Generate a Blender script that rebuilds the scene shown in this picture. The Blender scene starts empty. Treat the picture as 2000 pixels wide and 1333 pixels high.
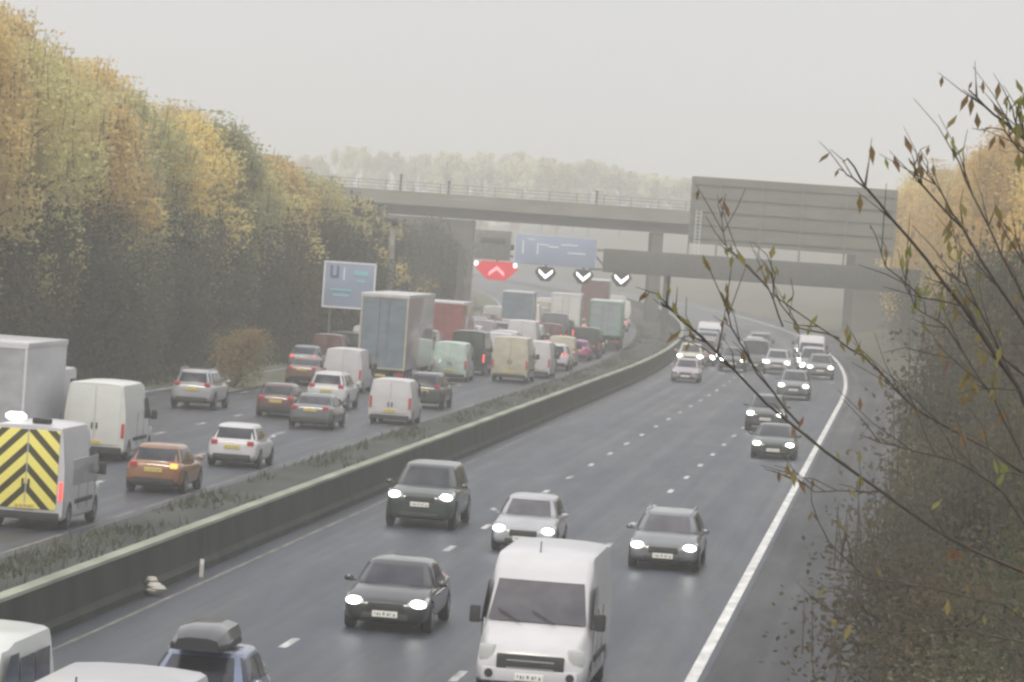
import bpy, bmesh, math, random
from mathutils import Vector, Matrix, noise
import numpy as np
PI = math.pi
R = math.radians
rnd = random.Random(7)
C = bpy.context.scene.collection
S = bpy.context.scene

# ------------------------------------------------------------------ camera
CAM_H = 8.6
pitch = math.atan(208.5/8000); roll = R(4.0)
cd = bpy.data.cameras.new('camera'); cam = bpy.data.objects.new('camera', cd); C.objects.link(cam)
cd.sensor_width = 36; cd.lens = 144; cd.clip_start = 1; cd.clip_end = 9000
fwd = Vector((0, math.cos(pitch), -math.sin(pitch))); rt = Vector((1, 0, 0)); up = rt.cross(fwd)
r2 = rt*math.cos(roll)+up*math.sin(roll); u2 = up*math.cos(roll)-rt*math.sin(roll)
m3 = Matrix((r2, u2, -fwd)).transposed()
cam.matrix_world = Matrix.Translation((0, 0, CAM_H)) @ m3.to_4x4()
S.camera = cam
# ------------------------------------------------------------------ sky, sun, exposure
SUN_EL, SUN_AZ = R(46), R(196)
w = bpy.data.worlds.new('World'); S.world = w; w.use_nodes = True
nt = w.node_tree; nt.nodes.clear()
sky = nt.nodes.new('ShaderNodeTexSky'); sky.sky_type = 'NISHITA'; sky.sun_disc = False
sky.sun_elevation = SUN_EL; sky.sun_rotation = SUN_AZ; sky.dust_density = 6; sky.air_density = 1
mx = nt.nodes.new('ShaderNodeMix'); mx.data_type = 'RGBA'; mx.inputs[0].default_value = .93
tcw = nt.nodes.new('ShaderNodeTexCoord'); cl = nt.nodes.new('ShaderNodeTexNoise'); cl.inputs['Scale'].default_value = 2.2; cl.inputs['Detail'].default_value = 3
mp = nt.nodes.new('ShaderNodeMapping'); mp.inputs['Scale'].default_value = (1, 1, 4)
cr = nt.nodes.new('ShaderNodeValToRGB'); cr.color_ramp.elements[0].position = .3; cr.color_ramp.elements[1].position = .75
cr.color_ramp.elements[0].color = (6.25, 6.3, 6.45, 1); cr.color_ramp.elements[1].color = (7.0, 6.95, 7.0, 1)
bg = nt.nodes.new('ShaderNodeBackground'); bg.inputs[1].default_value = .1
wo = nt.nodes.new('ShaderNodeOutputWorld')
nt.links.new(tcw.outputs['Generated'], mp.inputs[0]); nt.links.new(mp.outputs[0], cl.inputs['Vector']); nt.links.new(cl.outputs[0], cr.inputs[0])
nt.links.new(sky.outputs[0], mx.inputs[6]); nt.links.new(cr.outputs[0], mx.inputs[7]); spz = nt.nodes.new('ShaderNodeSeparateXYZ'); zr = nt.nodes.new('ShaderNodeMapRange'); zr.inputs[1].default_value = .12; zr.inputs[2].default_value = .9; zr.inputs[3].default_value = 1; zr.inputs[4].default_value = 1.6
vm = nt.nodes.new('ShaderNodeVectorMath'); vm.operation = 'SCALE'   # an overcast sky is brighter overhead
nt.links.new(tcw.outputs['Generated'], spz.inputs[0]); nt.links.new(spz.outputs['Z'], zr.inputs[0]); nt.links.new(mx.outputs[2], vm.inputs[0]); nt.links.new(zr.outputs[0], vm.inputs['Scale']); nt.links.new(vm.outputs[0], bg.inputs[0]); nt.links.new(bg.outputs[0], wo.inputs[0])
sl = bpy.data.lights.new('sun', 'SUN'); sl.energy = 1.5; sl.angle = R(11); sl.color = (1, .91, .76)
so = bpy.data.objects.new('sun', sl); C.objects.link(so)
sd = Vector((math.sin(SUN_AZ)*math.cos(SUN_EL), math.cos(SUN_AZ)*math.cos(SUN_EL), math.sin(SUN_EL)))
so.rotation_euler = sd.to_track_quat('Z', 'Y').to_euler(); so.location = (0, 0, 60)
S.view_settings.view_transform = 'Standard'; S.view_settings.look = 'None'
S.view_settings.exposure = .3; S.view_settings.gamma = 1
S.cycles.filter_width = 2.6
S.cycles.volume_step_rate = 5; S.cycles.volume_bounces = 3; S.cycles.max_bounces = 6

# ------------------------------------------------------------------ materials
M = {}
def mat(name, col, rough=.6, metal=0, spec=.5, coat=0, var=0, vscale=(3, 3, 3), col2=None, emit=0, ecol=None, objrand=0, bump=0, bscale=20):
    m = bpy.data.materials.new(name); m.use_nodes = True; t = m.node_tree; b = t.nodes['Principled BSDF']
    b.inputs['Base Color'].default_value = (*col, 1); b.inputs['Roughness'].default_value = rough; b.inputs['Metallic'].default_value = metal
    b.inputs['Specular IOR Level'].default_value = spec; b.inputs['Coat Weight'].default_value = coat; b.inputs['Coat Roughness'].default_value = .1
    if emit: b.inputs['Emission Color'].default_value = (*(ecol or col), 1); b.inputs['Emission Strength'].default_value = emit
    tc = t.nodes.new('ShaderNodeTexCoord')
    if var or col2:
        mpn = t.nodes.new('ShaderNodeMapping'); mpn.inputs['Scale'].default_value = vscale
        nz = t.nodes.new('ShaderNodeTexNoise'); nz.inputs['Scale'].default_value = 1; nz.inputs['Detail'].default_value = 4
        t.links.new(tc.outputs['Object'], mpn.inputs[0]); t.links.new(mpn.outputs[0], nz.inputs['Vector'])
        mr = t.nodes.new('ShaderNodeMapRange'); mr.inputs[1].default_value = .36; mr.inputs[2].default_value = .64
        t.links.new(nz.outputs[0], mr.inputs[0])
        mi = t.nodes.new('ShaderNodeMix'); mi.data_type = 'RGBA'
        c2 = col2 or tuple(c*(1-var) for c in col)
        mi.inputs[6].default_value = (*col, 1); mi.inputs[7].default_value = (*c2, 1)
        t.links.new(mr.outputs[0], mi.inputs[0]); out = mi.outputs[2]
        if objrand:
            oi = t.nodes.new('ShaderNodeObjectInfo'); hs = t.nodes.new('ShaderNodeHueSaturation')
            ma = t.nodes.new('ShaderNodeMapRange'); ma.inputs[3].default_value = 1-objrand; ma.inputs[4].default_value = 1+objrand
            t.links.new(oi.outputs['Random'], ma.inputs[0]); t.links.new(ma.outputs[0], hs.inputs['Value'])
            mb = t.nodes.new('ShaderNodeMapRange'); mb.inputs[3].default_value = .492; mb.inputs[4].default_value = .512
            t.links.new(oi.outputs['Random'], mb.inputs[0]); t.links.new(mb.outputs[0], hs.inputs['Hue'])
            t.links.new(out, hs.inputs['Color']); out = hs.outputs[0]
        t.links.new(out, b.inputs['Base Color'])
    if bump:
        n2 = t.nodes.new('ShaderNodeTexNoise'); n2.inputs['Scale'].default_value = bscale; n2.inputs['Detail'].default_value = 5
        bp = t.nodes.new('ShaderNodeBump'); bp.inputs['Strength'].default_value = bump; bp.inputs['Distance'].default_value = .02
        t.links.new(tc.outputs['Object'], n2.inputs['Vector']); t.links.new(n2.outputs[0], bp.inputs['Height']); t.links.new(bp.outputs[0], b.inputs['Normal'])
    M[name] = m; return m
def paint(name, col, rough=.3, var=.22): return mat(name, col, rough, 0, .3 if min(col) > .5 else .5, .15 if min(col) > .5 else .8, var, (1.6, 1.1, 3.5))
for n_, c_ in dict(white=(.56, .56, .59), offwhite=(.62, .64, .62), black=(.018, .02, .024), charcoal=(.045, .05, .055), silver=(.36, .37, .4), grey=(.13, .14, .155),
                   darkred=(.13, .06, .06), copper=(.27, .13, .065), mint=(.48, .6, .56), red=(.3, .1, .1), beige=(.5, .48, .38), blue=(.12, .16, .28),
                   greenblack=(.03, .045, .04), magenta=(.45, .1, .3), maroon=(.2, .11, .11), teal=(.27, .33, .34), mauve=(.34, .3, .35), slate=(.17, .22, .27), yellow=(.6, .5, .08), green=(.1, .32, .18)).items(): paint(n_, c_, var=.08 if n_ in ('white', 'offwhite') else .22)
mat('glass_dark', (.016, .018, .03), .14, 0, .35, .0, col2=(.05, .052, .065), vscale=(1.5, .8, 2.5))
mat('glass_warm', (.045, .043, .056), .16, 0, .5, .15, col2=(.09, .085, .1), vscale=(1.6, 1, 2.2))
mat('glass_green', (.03, .085, .075), .12, 0, .8, .6)
mat('tyre', (.02, .02, .021), .85)
mat('rim', (.3, .31, .32), .4, .6)
mat('trim', (.025, .026, .028), .65, var=.3)
mat('grille', (.05, .055, .055), .5, .2, var=.5, vscale=(2, 2, 22))
mat('chrome', (.55, .56, .58), .25, .8)
mat('plate_white', (.75, .75, .72), .5)
mat('plate_yellow', (.62, .5, .12), .5)
mat('plate_ink', (.16, .16, .16), .5)
mat('lamp_on', (.9, .95, .9), .2, emit=9, ecol=(1, 1, .96))
mat('lamp_off', (.5, .52, .52), .15, 0, .8, .5)
mat('tail', (.25, .02, .02), .3, emit=.12, ecol=(1, .05, .03))
mat('tail_on', (.4, .03, .03), .3, emit=1.1, ecol=(1, .12, .1))
mat('amber', (.7, .3, .05), .3, emit=1.2, ecol=(1, .5, .12))
mat('beacon', (.9, .9, .9), .3, emit=1.6, ecol=(1, .98, .95))
mat('led_red', (.6, .1, .12), .5, emit=1.0, ecol=(1, .42, .45))
mat('led_white', (.9, .9, .9), .5, emit=1.3, ecol=(1, 1, .98))
mat('signal_face', (.012, .013, .016), .6)
mat('signal_red', (.4, .02, .03), .5, emit=.36, ecol=(1, .03, .07))
mat('asphalt', (.042, .048, .067), .52, 0, .3, 0, col2=(.027, .032, .045), vscale=(1.1, .05, 1), bump=.35, bscale=9)
mat('asphalt_hard', (.026, .027, .034), .8, 0, .08, 0, col2=(.022, .023, .028), vscale=(.5, .12, 1), bump=.35, bscale=9)
mat('marking', (.75, .75, .74), .6, var=.35, vscale=(3, .7, 1))
mat('marking_dash', (.62, .62, .62), .6, col2=(.22, .22, .23), vscale=(4, .45, 1))
mat('marking_faint', (.2, .195, .175), .7, col2=(.09, .09, .09), vscale=(3, .5, 1))
mat('marking_worn', (.5, .5, .5), .6, col2=(.2, .2, .21), vscale=(3, .9, 1))
mat('soil', (.055, .06, .05), .9, col2=(.025, .028, .026), vscale=(.8, .25, 1), bump=1, bscale=2)
mat('grass', (.1, .095, .06), .95, col2=(.06, .058, .035), vscale=(.25, .1, .3), bump=1, bscale=1.5)
mat('verge', (.13, .14, .1), .95, col2=(.07, .075, .045), vscale=(.5, .12, .5), bump=1, bscale=2)
mat('barrier', (.045, .047, .04), .85, 0, .3, 0, col2=(.02, .024, .02), vscale=(1, .8, .35), bump=.8, bscale=4)
mat('barrier_cap', (.33, .35, .28), .7, 0, .3, 0, col2=(.2, .22, .17), vscale=(1, .25, 1))
mat('concrete', (.42, .41, .37), .85, 0, .3, 0, col2=(.2, .2, .18), vscale=(.25, .25, .7), bump=.3, bscale=3)
mat('bridge_concrete', (.24, .235, .2), .85, 0, .3, 0, col2=(.17, .17, .15), vscale=(.2, .2, .7), bump=.3, bscale=3)
mat('concrete_dark', (.13, .125, .115), .85, 0, .3, 0, col2=(.085, .082, .078), vscale=(.15, .15, .8))
mat('steel', (.2, .21, .2), .5, .3, var=.3)
mat('steel_dark', (.1, .105, .1), .6, .2, var=.3)
mat('sign_back', (.17, .175, .145), .7, .1, col2=(.135, .14, .12), vscale=(.3, .3, .8))
mat('sign_blue', (.13, .2, .36), .5, var=.2, vscale=(.5, .5, .5))
mat('sign_pale', (.3, .36, .5), .5, var=.15, vscale=(.5, .5, .5))
mat('sign_white', (.7, .72, .74), .5)
mat('sign_cyan', (.25, .55, .6), .5)
mat('litter', (.55, .53, .48), .7, var=.3)
mat('bark', (.09, .075, .055), .9, var=.4, vscale=(4, 4, 1))
mat('bark_dark', (.085, .07, .055), .9, var=.4, vscale=(8, 8, 3))
mat('bark_pale', (.26, .24, .2), .9, var=.4, vscale=(4, 4, 1))
def leafmat(name, a, b, sc=(.25, .25, .12), orr=.18):
    m = mat(name, a, .75, 0, .25, 0, col2=b, vscale=sc, objrand=orr)
    t = m.node_tree; bs = t.nodes['Principled BSDF']; src = bs.inputs['Base Color'].links[0].from_socket
    tr = t.nodes.new('ShaderNodeBsdfTranslucent'); ad = t.nodes.new('ShaderNodeMixShader'); ad.inputs[0].default_value = .5
    t.links.new(src, tr.inputs[0]); t.links.new(bs.outputs[0], ad.inputs[1]); t.links.new(tr.outputs[0], ad.inputs[2])
    t.links.new(ad.outputs[0], t.nodes['Material Output'].inputs[0])
leafmat('leaf_gold', (.76, .58, .25), (.64, .56, .26))
leafmat('leaf_yellow', (.68, .6, .28), (.54, .52, .27))
leafmat('leaf_olive', (.44, .42, .22), (.32, .33, .18))
leafmat('leaf_bright', (.74, .5, .16), (.6, .5, .2))
leafmat('leaf_dark', (.085, .09, .065), (.12, .12, .08), (.4, .4, .15))
leafmat('leaf_brown', (.14, .105, .065), (.075, .078, .045), (.5, .5, .3))
leafmat('leaf_sparse', (.3, .33, .1), (.26, .14, .08), (1.5, 1.5, 1.5))
leafmat('leaf_rust', (.34, .2, .11), (.24, .23, .1))
leafmat('leaf_hazed', (.72, .68, .48), (.6, .58, .42))  # far hill leaves, paled to put extra haze into their colour
leafmat('leaf_moss', (.14, .145, .07), (.08, .09, .045))
leafmat('leaf_pale', (.3, .3, .2), (.16, .17, .09), (2, 2, 2))
leafmat('grassblade', (.1, .105, .06), (.05, .055, .035), (.5, .5, .5))

def chevron_mat():
    m = mat('chevron', (.8, .7, .12), .5); t = m.node_tree; b = t.nodes['Principled BSDF']
    tc = t.nodes.new('ShaderNodeTexCoord'); sp = t.nodes.new('ShaderNodeSeparateXYZ'); t.links.new(tc.outputs['Object'], sp.inputs[0])
    def mth(op, a, b_=None):
        n = t.nodes.new('ShaderNodeMath'); n.operation = op
        for i, v in enumerate((a, b_)):
            if v is None: continue
            if isinstance(v, (int, float)): n.inputs[i].default_value = v
            else: t.links.new(v, n.inputs[i])
        return n.outputs[0]
    v = mth('FRACT', mth('DIVIDE', mth('ADD', mth('ADD', sp.outputs['Z'], mth('ABSOLUTE', sp.outputs['X'])), 5.12), .53))
    g = mth('GREATER_THAN', v, .56)
    mi = t.nodes.new('ShaderNodeMix'); mi.data_type = 'RGBA'; mi.inputs[6].default_value = (.8, .72, .17, 1); mi.inputs[7].default_value = (.045, .04, .01, 1)
    t.links.new(g, mi.inputs[0]); t.links.new(mi.outputs[2], b.inputs['Base Color'])
chevron_mat()
def tracks(name, amt):
    m = M[name]; t = m.node_tree; b = t.nodes['Principled BSDF']; src = b.inputs['Base Color'].links[0].from_socket
    uv = t.nodes.new('ShaderNodeUVMap'); mp_ = t.nodes.new('ShaderNodeMapping'); mp_.inputs['Scale'].default_value = (1.15, .006, 1)
    n = t.nodes.new('ShaderNodeTexNoise'); n.inputs['Scale'].default_value = 1; n.inputs['Detail'].default_value = 3
    t.links.new(uv.outputs[0], mp_.inputs[0]); t.links.new(mp_.outputs[0], n.inputs['Vector'])
    mp2 = t.nodes.new('ShaderNodeMapping'); mp2.inputs['Scale'].default_value = (.35, .045, 1)
    n2 = t.nodes.new('ShaderNodeTexNoise'); n2.inputs['Scale'].default_value = 1; n2.inputs['Detail'].default_value = 6; n2.inputs['Roughness'].default_value = .7
    t.links.new(uv.outputs[0], mp2.inputs[0]); t.links.new(mp2.outputs[0], n2.inputs['Vector'])
    ad = t.nodes.new('ShaderNodeMath'); ad.operation = 'ADD'; t.links.new(n.outputs[0], ad.inputs[0]); t.links.new(n2.outputs[0], ad.inputs[1])
    mr = t.nodes.new('ShaderNodeMapRange'); mr.inputs[1].default_value = .75; mr.inputs[2].default_value = 1.25; mr.inputs[3].default_value = 1-amt; mr.inputs[4].default_value = 1+amt
    t.links.new(ad.outputs[0], mr.inputs[0]); hs = t.nodes.new('ShaderNodeHueSaturation'); t.links.new(mr.outputs[0], hs.inputs['Value']); t.links.new(src, hs.inputs['Color'])
    t.links.new(hs.outputs[0], b.inputs['Base Color'])
    m3_ = t.nodes.new('ShaderNodeMapRange'); m3_.inputs[1].default_value = .75; m3_.inputs[2].default_value = 1.25; m3_.inputs[3].default_value = .34; m3_.inputs[4].default_value = .58
    t.links.new(ad.outputs[0], m3_.inputs[0]); t.links.new(m3_.outputs[0], b.inputs['Roughness'])
tracks('asphalt', .6); tracks('asphalt_hard', .3); M['asphalt_hard'].node_tree.nodes['Principled BSDF'].inputs['Specular IOR Level'].default_value = .1
# ------------------------------------------------------------------ helpers
class MB:
    def __init__(s): s.v = []; s.f = []; s.mi = []; s.mats = []; s.cur = 0
    def use(s, m):
        if m not in s.mats: s.mats.append(m)
        s.cur = s.mats.index(m); return s
    def add(s, vs, fs):
        o = len(s.v); s.v += [tuple(v) for v in vs]; s.f += [tuple(i+o for i in f) for f in fs]; s.mi += [s.cur]*len(fs); return s
    def box(s, c, d, b=0, rz=0, ry=0):
        x, y, z = d[0]/2, d[1]/2, d[2]/2
        if b:
            bm = bmesh.new(); bmesh.ops.create_cube(bm, size=1, matrix=Matrix.Diagonal((*d, 1)))
            bmesh.ops.bevel(bm, geom=bm.edges[:], offset=b, segments=2, affect='EDGES', profile=.6)
            vs = [v.co.copy() for v in bm.verts]; bm.verts.index_update(); fs = [[v.index for v in f.verts] for f in bm.faces]; bm.free()
        else:
            vs = [Vector(p) for p in ((-x, -y, -z), (x, -y, -z), (x, y, -z), (-x, y, -z), (-x, -y, z), (x, -y, z), (x, y, z), (-x, y, z))]
            fs = [(0, 3, 2, 1), (4, 5, 6, 7), (0, 1, 5, 4), (1, 2, 6, 5), (2, 3, 7, 6), (3, 0, 4, 7)]
        rm = Matrix.Rotation(rz, 3, 'Z') @ Matrix.Rotation(ry, 3, 'Y')
        return s.add([rm @ v+Vector(c) for v in vs], fs)
    def tube(s, pts, rad, n=8, cap=True):
        pts = [Vector(p) for p in pts]; rad = rad if isinstance(rad, (list, tuple)) else [rad]*len(pts)
        vs = []; fs = []
        for i, p in enumerate(pts):
            t = (pts[min(i+1, len(pts)-1)]-pts[max(i-1, 0)]).normalized()
            a = t.cross(Vector((0, 0, 1)) if abs(t.z) < .9 else Vector((1, 0, 0))).normalized(); b = t.cross(a)
            for k in range(n):
                th = 2*PI*k/n; vs.append(p+(a*math.cos(th)+b*math.sin(th))*rad[i])
        for i in range(len(pts)-1):
            for k in range(n): fs.append((i*n+k, i*n+(k+1) % n, (i+1)*n+(k+1) % n, (i+1)*n+k))
        if cap: fs.append(tuple(range(n))[::-1]); fs.append(tuple((len(pts)-1)*n+k for k in range(n)))
        return s.add(vs, fs)
    def loft(s, rings, cap=True, close=True):
        n = len(rings[0]); vs = [p for r in rings for p in r]; fs = []
        for i in range(len(rings)-1):
            for k in range(n if close else n-1): fs.append((i*n+k, i*n+(k+1) % n, (i+1)*n+(k+1) % n, (i+1)*n+k))
        if cap: fs.append(tuple(range(n))[::-1]); fs.append(tuple((len(rings)-1)*n+k for k in range(n)))
        return s.add(vs, fs)
    def ell(s, c, r, n=10):
        rings = []
        for i in range(1, n//2):
            ph = PI*i/(n//2); rings.append([(c[0]+r[0]*math.sin(ph)*math.cos(2*PI*k/n), c[1]+r[1]*math.sin(ph)*math.sin(2*PI*k/n), c[2]-r[2]*math.cos(ph)) for k in range(n)])
        return s.loft(rings)
    def build(s, name, m=None, parent=None, smooth=40, fix=True):
        me = bpy.data.meshes.new(name); me.from_pydata(s.v, [], s.f)
        for mm in (s.mats or [m]): me.materials.append(M[mm])
        if s.mats: me.polygons.foreach_set('material_index', s.mi)
        if fix:
            bm = bmesh.new(); bm.from_mesh(me); bmesh.ops.recalc_face_normals(bm, faces=bm.faces); bm.to_mesh(me); bm.free()
        me.update()
        if smooth: me.polygons.foreach_set('use_smooth', [True]*len(me.polygons)); me.set_sharp_from_angle(angle=R(smooth))
        o = bpy.data.objects.new(name, me); C.objects.link(o)
        if parent: o.parent = parent
        return o
def tag(o, label=None, cat=None, group=None, kind=None):
    for k, v in (('label', label), ('category', cat), ('group', group), ('kind', kind)):
        if v: o[k] = v
    return o
def empty(name, loc=(0, 0, 0), rz=0):
    o = bpy.data.objects.new(name, None); C.objects.link(o); o.location = loc; o.rotation_euler = (0, 0, rz); o.empty_display_size = .3; return o

# ------------------------------------------------------------------ road line: x of the barrier foot at distance Y
def xb(Y): return -8.9+.097*(Y-79.3)-(max(0, Y-240)**2/4600 if Y < 700 else (460**2/4600+.2*(Y-700)))
def slope(Y): return (xb(Y+.5)-xb(Y-.5))
def place(Y, d, z=0): return Vector((xb(Y)+d, Y, z))
def yr(a, b, st): 
    n = max(1, round((b-a)/st)); return [a+(b-a)*i/n for i in range(n+1)]
def strip(name, d0, d1, z, m, ya=-40, yb=1500, st=8, kind='structure'):
    mb = MB(); ys = yr(ya, yb, st)
    mb.loft([[place(Y, d0, z), place(Y, d1, z)] for Y in ys], cap=False, close=False)
    o = mb.build(name, m, smooth=0)
    uvl = o.data.uv_layers.new(name='UVMap')
    for lp in o.data.loops:
        i_ = lp.vertex_index; uvl.data[lp.index].uv = ((d0, d1)[i_ % 2], ys[i_//2])
    if kind: o['kind'] = kind
    return o
# terrain: one sheet to the horizon
def gh(d, Y):
    z = -.12
    if d < -21.5: z += min(1, (-21.5-d)/12)*3.2
    if d > 17: z += min(1, (d-17)/10)*1.6
    far = max(0, min(1, (Y-620)/500)); off = max(0, min(1, (abs(d+3)-22)/60))
    z += far*off*9 + max(0, Y-620)*0.004*off
    if abs(d) > 21: z += .35*noise.noise(Vector((d*.15, Y*.05, 0)))
    return z
ds = [-1200, -600, -350, -220, -150, -110, -80, -60, -48, -40, -34, -30, -27, -24, -21.5, -20, -5.5, -4.7, 0, 13, 16.3, 17, 19, 22, 27, 34, 45, 60, 90, 140, 220, 350, 600, 1200]
ysg = [-300, -100] + yr(-40, 900, 10) + [950, 1050, 1200, 1400, 1700, 2200, 3000]
mb = MB()
mb.loft([[(xb(min(max(Y, -60), 1500))+d, Y, gh(d, Y)) for d in ds] for Y in ysg], cap=False, close=False)
g = mb.build('ground', 'grass', smooth=180); g['kind'] = 'structure'
strip('road_right', 0, 13.0, 0, 'asphalt')
strip('hard_shoulder', 13.0, 16.4, -.004, 'asphalt_hard')
strip('road_left', -19.4, -4.6, 0, 'asphalt')
strip('verge_left', -21.6, -19.4, -.01, 'verge')
strip('median_strip', -4.6, 0, .05, 'soil')
strip('edge_line', 12.62, 12.86, .004, 'marking', yb=700, st=6)
strip('edge_line', .5, .62, .004, 'marking_faint', yb=700, st=6)
strip('edge_line', -5.1, -4.98, .004, 'marking_faint', yb=700, st=6)
strip('edge_line', -19.2, -19.0, .004, 'marking_worn', yb=700, st=6)
def dashes(d, y0, m, name='lane_marking', dd=.0):
    mb = MB(); Y = y0-9.2*8
    while Y < 520:
        a = [place(Y, d-.09+dd*(Y-80)), place(Y, d+.09+dd*(Y-80)), place(Y+2.0, d+.09+dd*(Y-80)), place(Y+2.0, d-.09+dd*(Y-80))]
        mb.add([(p.x, p.y, .004) for p in a], [(0, 1, 2, 3)]); Y += 9.2
    mb.build(name, m, smooth=0)['kind'] = 'structure'
dashes(4.45, 82, 'marking_dash', dd=.004); dashes(8.35, 78, 'marking_dash', dd=.004)
dashes(-8.3, 80, 'marking_worn'); dashes(-12.0, 83, 'marking_worn'); dashes(-15.6, 79, 'marking_worn')

# ------------------------------------------------------------------ central barrier
def profile_strip(mb, prof, ya, yb, st=6):
    mb.loft([[place(Y, d, z) for d, z in prof] for Y in yr(ya, yb, st)])
br = empty('central_barrier', place(80, -.35)); tag(br, 'long dark weathered crash barrier with a pale top rail dividing the two carriageways', 'barrier')
mb = MB(); profile_strip(mb, [(0, 0), (0, .16), (-.1, .28), (-.16, 1.0), (-.42, 1.0), (-.48, .28), (-.6, .16), (-.6, 0)], -35, 560); o = mb.build('wall', 'barrier', smooth=30)
o.parent = br; o.matrix_parent_inverse = Matrix.Translation(-br.location)
mb = MB(); profile_strip(mb, [(-.13, 1.003), (-.14, 1.075), (-.44, 1.075), (-.45, 1.003)], -35, 560); o = mb.build('top_rail', 'barrier_cap', smooth=30)
o.parent = br; o.matrix_parent_inverse = Matrix.Translation(-br.location)
# rough plants along the median soil
mb = MB()
for i in range(15000):
    Y = 70+360*rnd.random()**1.7; d = rnd.choice((rnd.uniform(-4.5, -3.2), rnd.uniform(-1.8, -.7), rnd.uniform(-4.3, -.8)))
    if noise.noise(Vector((d*.5, Y*.12, 4))) < -.08: continue
    p = place(Y, d, .05); a = rnd.uniform(0, PI); h = rnd.uniform(.06, .3); wd = rnd.uniform(.012, .04); l = rnd.uniform(-.12, .12)
    c, s_ = math.cos(a)*wd, math.sin(a)*wd
    mb.add([p+Vector((-c, -s_, 0)), p+Vector((c, s_, 0)), p+Vector((l, l, h))], [(0, 1, 2)])
tag(mb.build('median_weeds', 'grassblade', smooth=0, fix=False), 'low ragged weeds growing in the soil of the central reservation', 'weeds', kind='stuff')
mb = MB()
for i in range(16000):
    Y = 150+220*rnd.random(); d = rnd.uniform(-34, -20.2)
    p = place(Y, d, gh(d, Y)-.02); a = rnd.uniform(0, PI); h = rnd.uniform(.2, .7); wd = rnd.uniform(.06, .2); l = rnd.uniform(-.2, .2)
    c, s_ = math.cos(a)*wd, math.sin(a)*wd
    mb.add([p+Vector((-c, -s_, 0)), p+Vector((c, s_, 0)), p+Vector((l, l, h))], [(0, 1, 2)])
tag(mb.build('verge_grass', 'grassblade', smooth=0, fix=False), 'long grass covering the left bank below the trees', 'grass', kind='stuff')

# ------------------------------------------------------------------ vehicles
PLATE_BARS = [(-.2, .06), (-.12, .03), (-.07, .06), (.02, .07), (.1, .035), (.15, .06), (.21, .03)]
def plate(root, y, z, front=True):
    sgn = 1 if front else -1; mb = MB().use('plate_white' if front else 'plate_yellow'); mb.box((0, y, z), (.54, .03, .13), .008)
    mb.use('plate_ink')
    for x, wd in PLATE_BARS: mb.box((x, y+sgn*.0155, z+.01*math.sin(x*40)), (wd*.6, .006, .055))
    return mb.build('number_plate', None, root, smooth=0)
def wheel(root, x, y, r, wd=.22):
    s = 1 if x > 0 else -1
    mb = MB(); n = 20
    prof = [(wd/2, r*.62), (wd/2, r*.93), (wd/2-.03, r), (-wd/2+.03, r), (-wd/2, r*.9)]
    mb.loft([[(x+s*a, y+b*math.cos(2*PI*k/n), r+b*math.sin(2*PI*k/n)) for k in range(n)] for a, b in prof])
    t = mb.build('wheel', 'tyre', root)
    mb = MB()
    mb.loft([[(x+s*(wd/2+e), y+b*math.cos(2*PI*k/n), r+b*math.sin(2*PI*k/n)) for k in range(n)] for e, b in ((-.03, r*.64), (.008, r*.6), (-.01, r*.5), (.012, r*.15), (.015, r*.05))])
    mb.build('rim', 'rim', t); return t
def cut_wheels(o, ys, r, W):
    for y in ys:
        mb = MB(); mb.tube([(-W, y, r), (W, y, r)], r*1.16, 20); c = mb.build('cutter', 'trim', smooth=0)
        md = o.modifiers.new('b', 'BOOLEAN'); md.operation = 'DIFFERENCE'; md.object = c; md.solver = 'EXACT'
        # keep only the outer part of the arch: a core stays
        dg = bpy.context.evaluated_depsgraph_get(); dg.update(); me = bpy.data.meshes.new_from_object(o.evaluated_get(dg))
        o.modifiers.clear(); o.data = me; bpy.data.objects.remove(c)
def se_ring(a, cx, w_, z, n=40, ex=5, bow=.0):
    out = []
    for k in range(n):
        th = 2*PI*k/n; cs, sn = math.cos(th), math.sin(th)
        out.append(Vector((w_*math.copysign(abs(cs)**(2/ex), cs), cx+a*math.copysign(abs(sn)**(2/ex), sn), z)))
    return out
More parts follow.
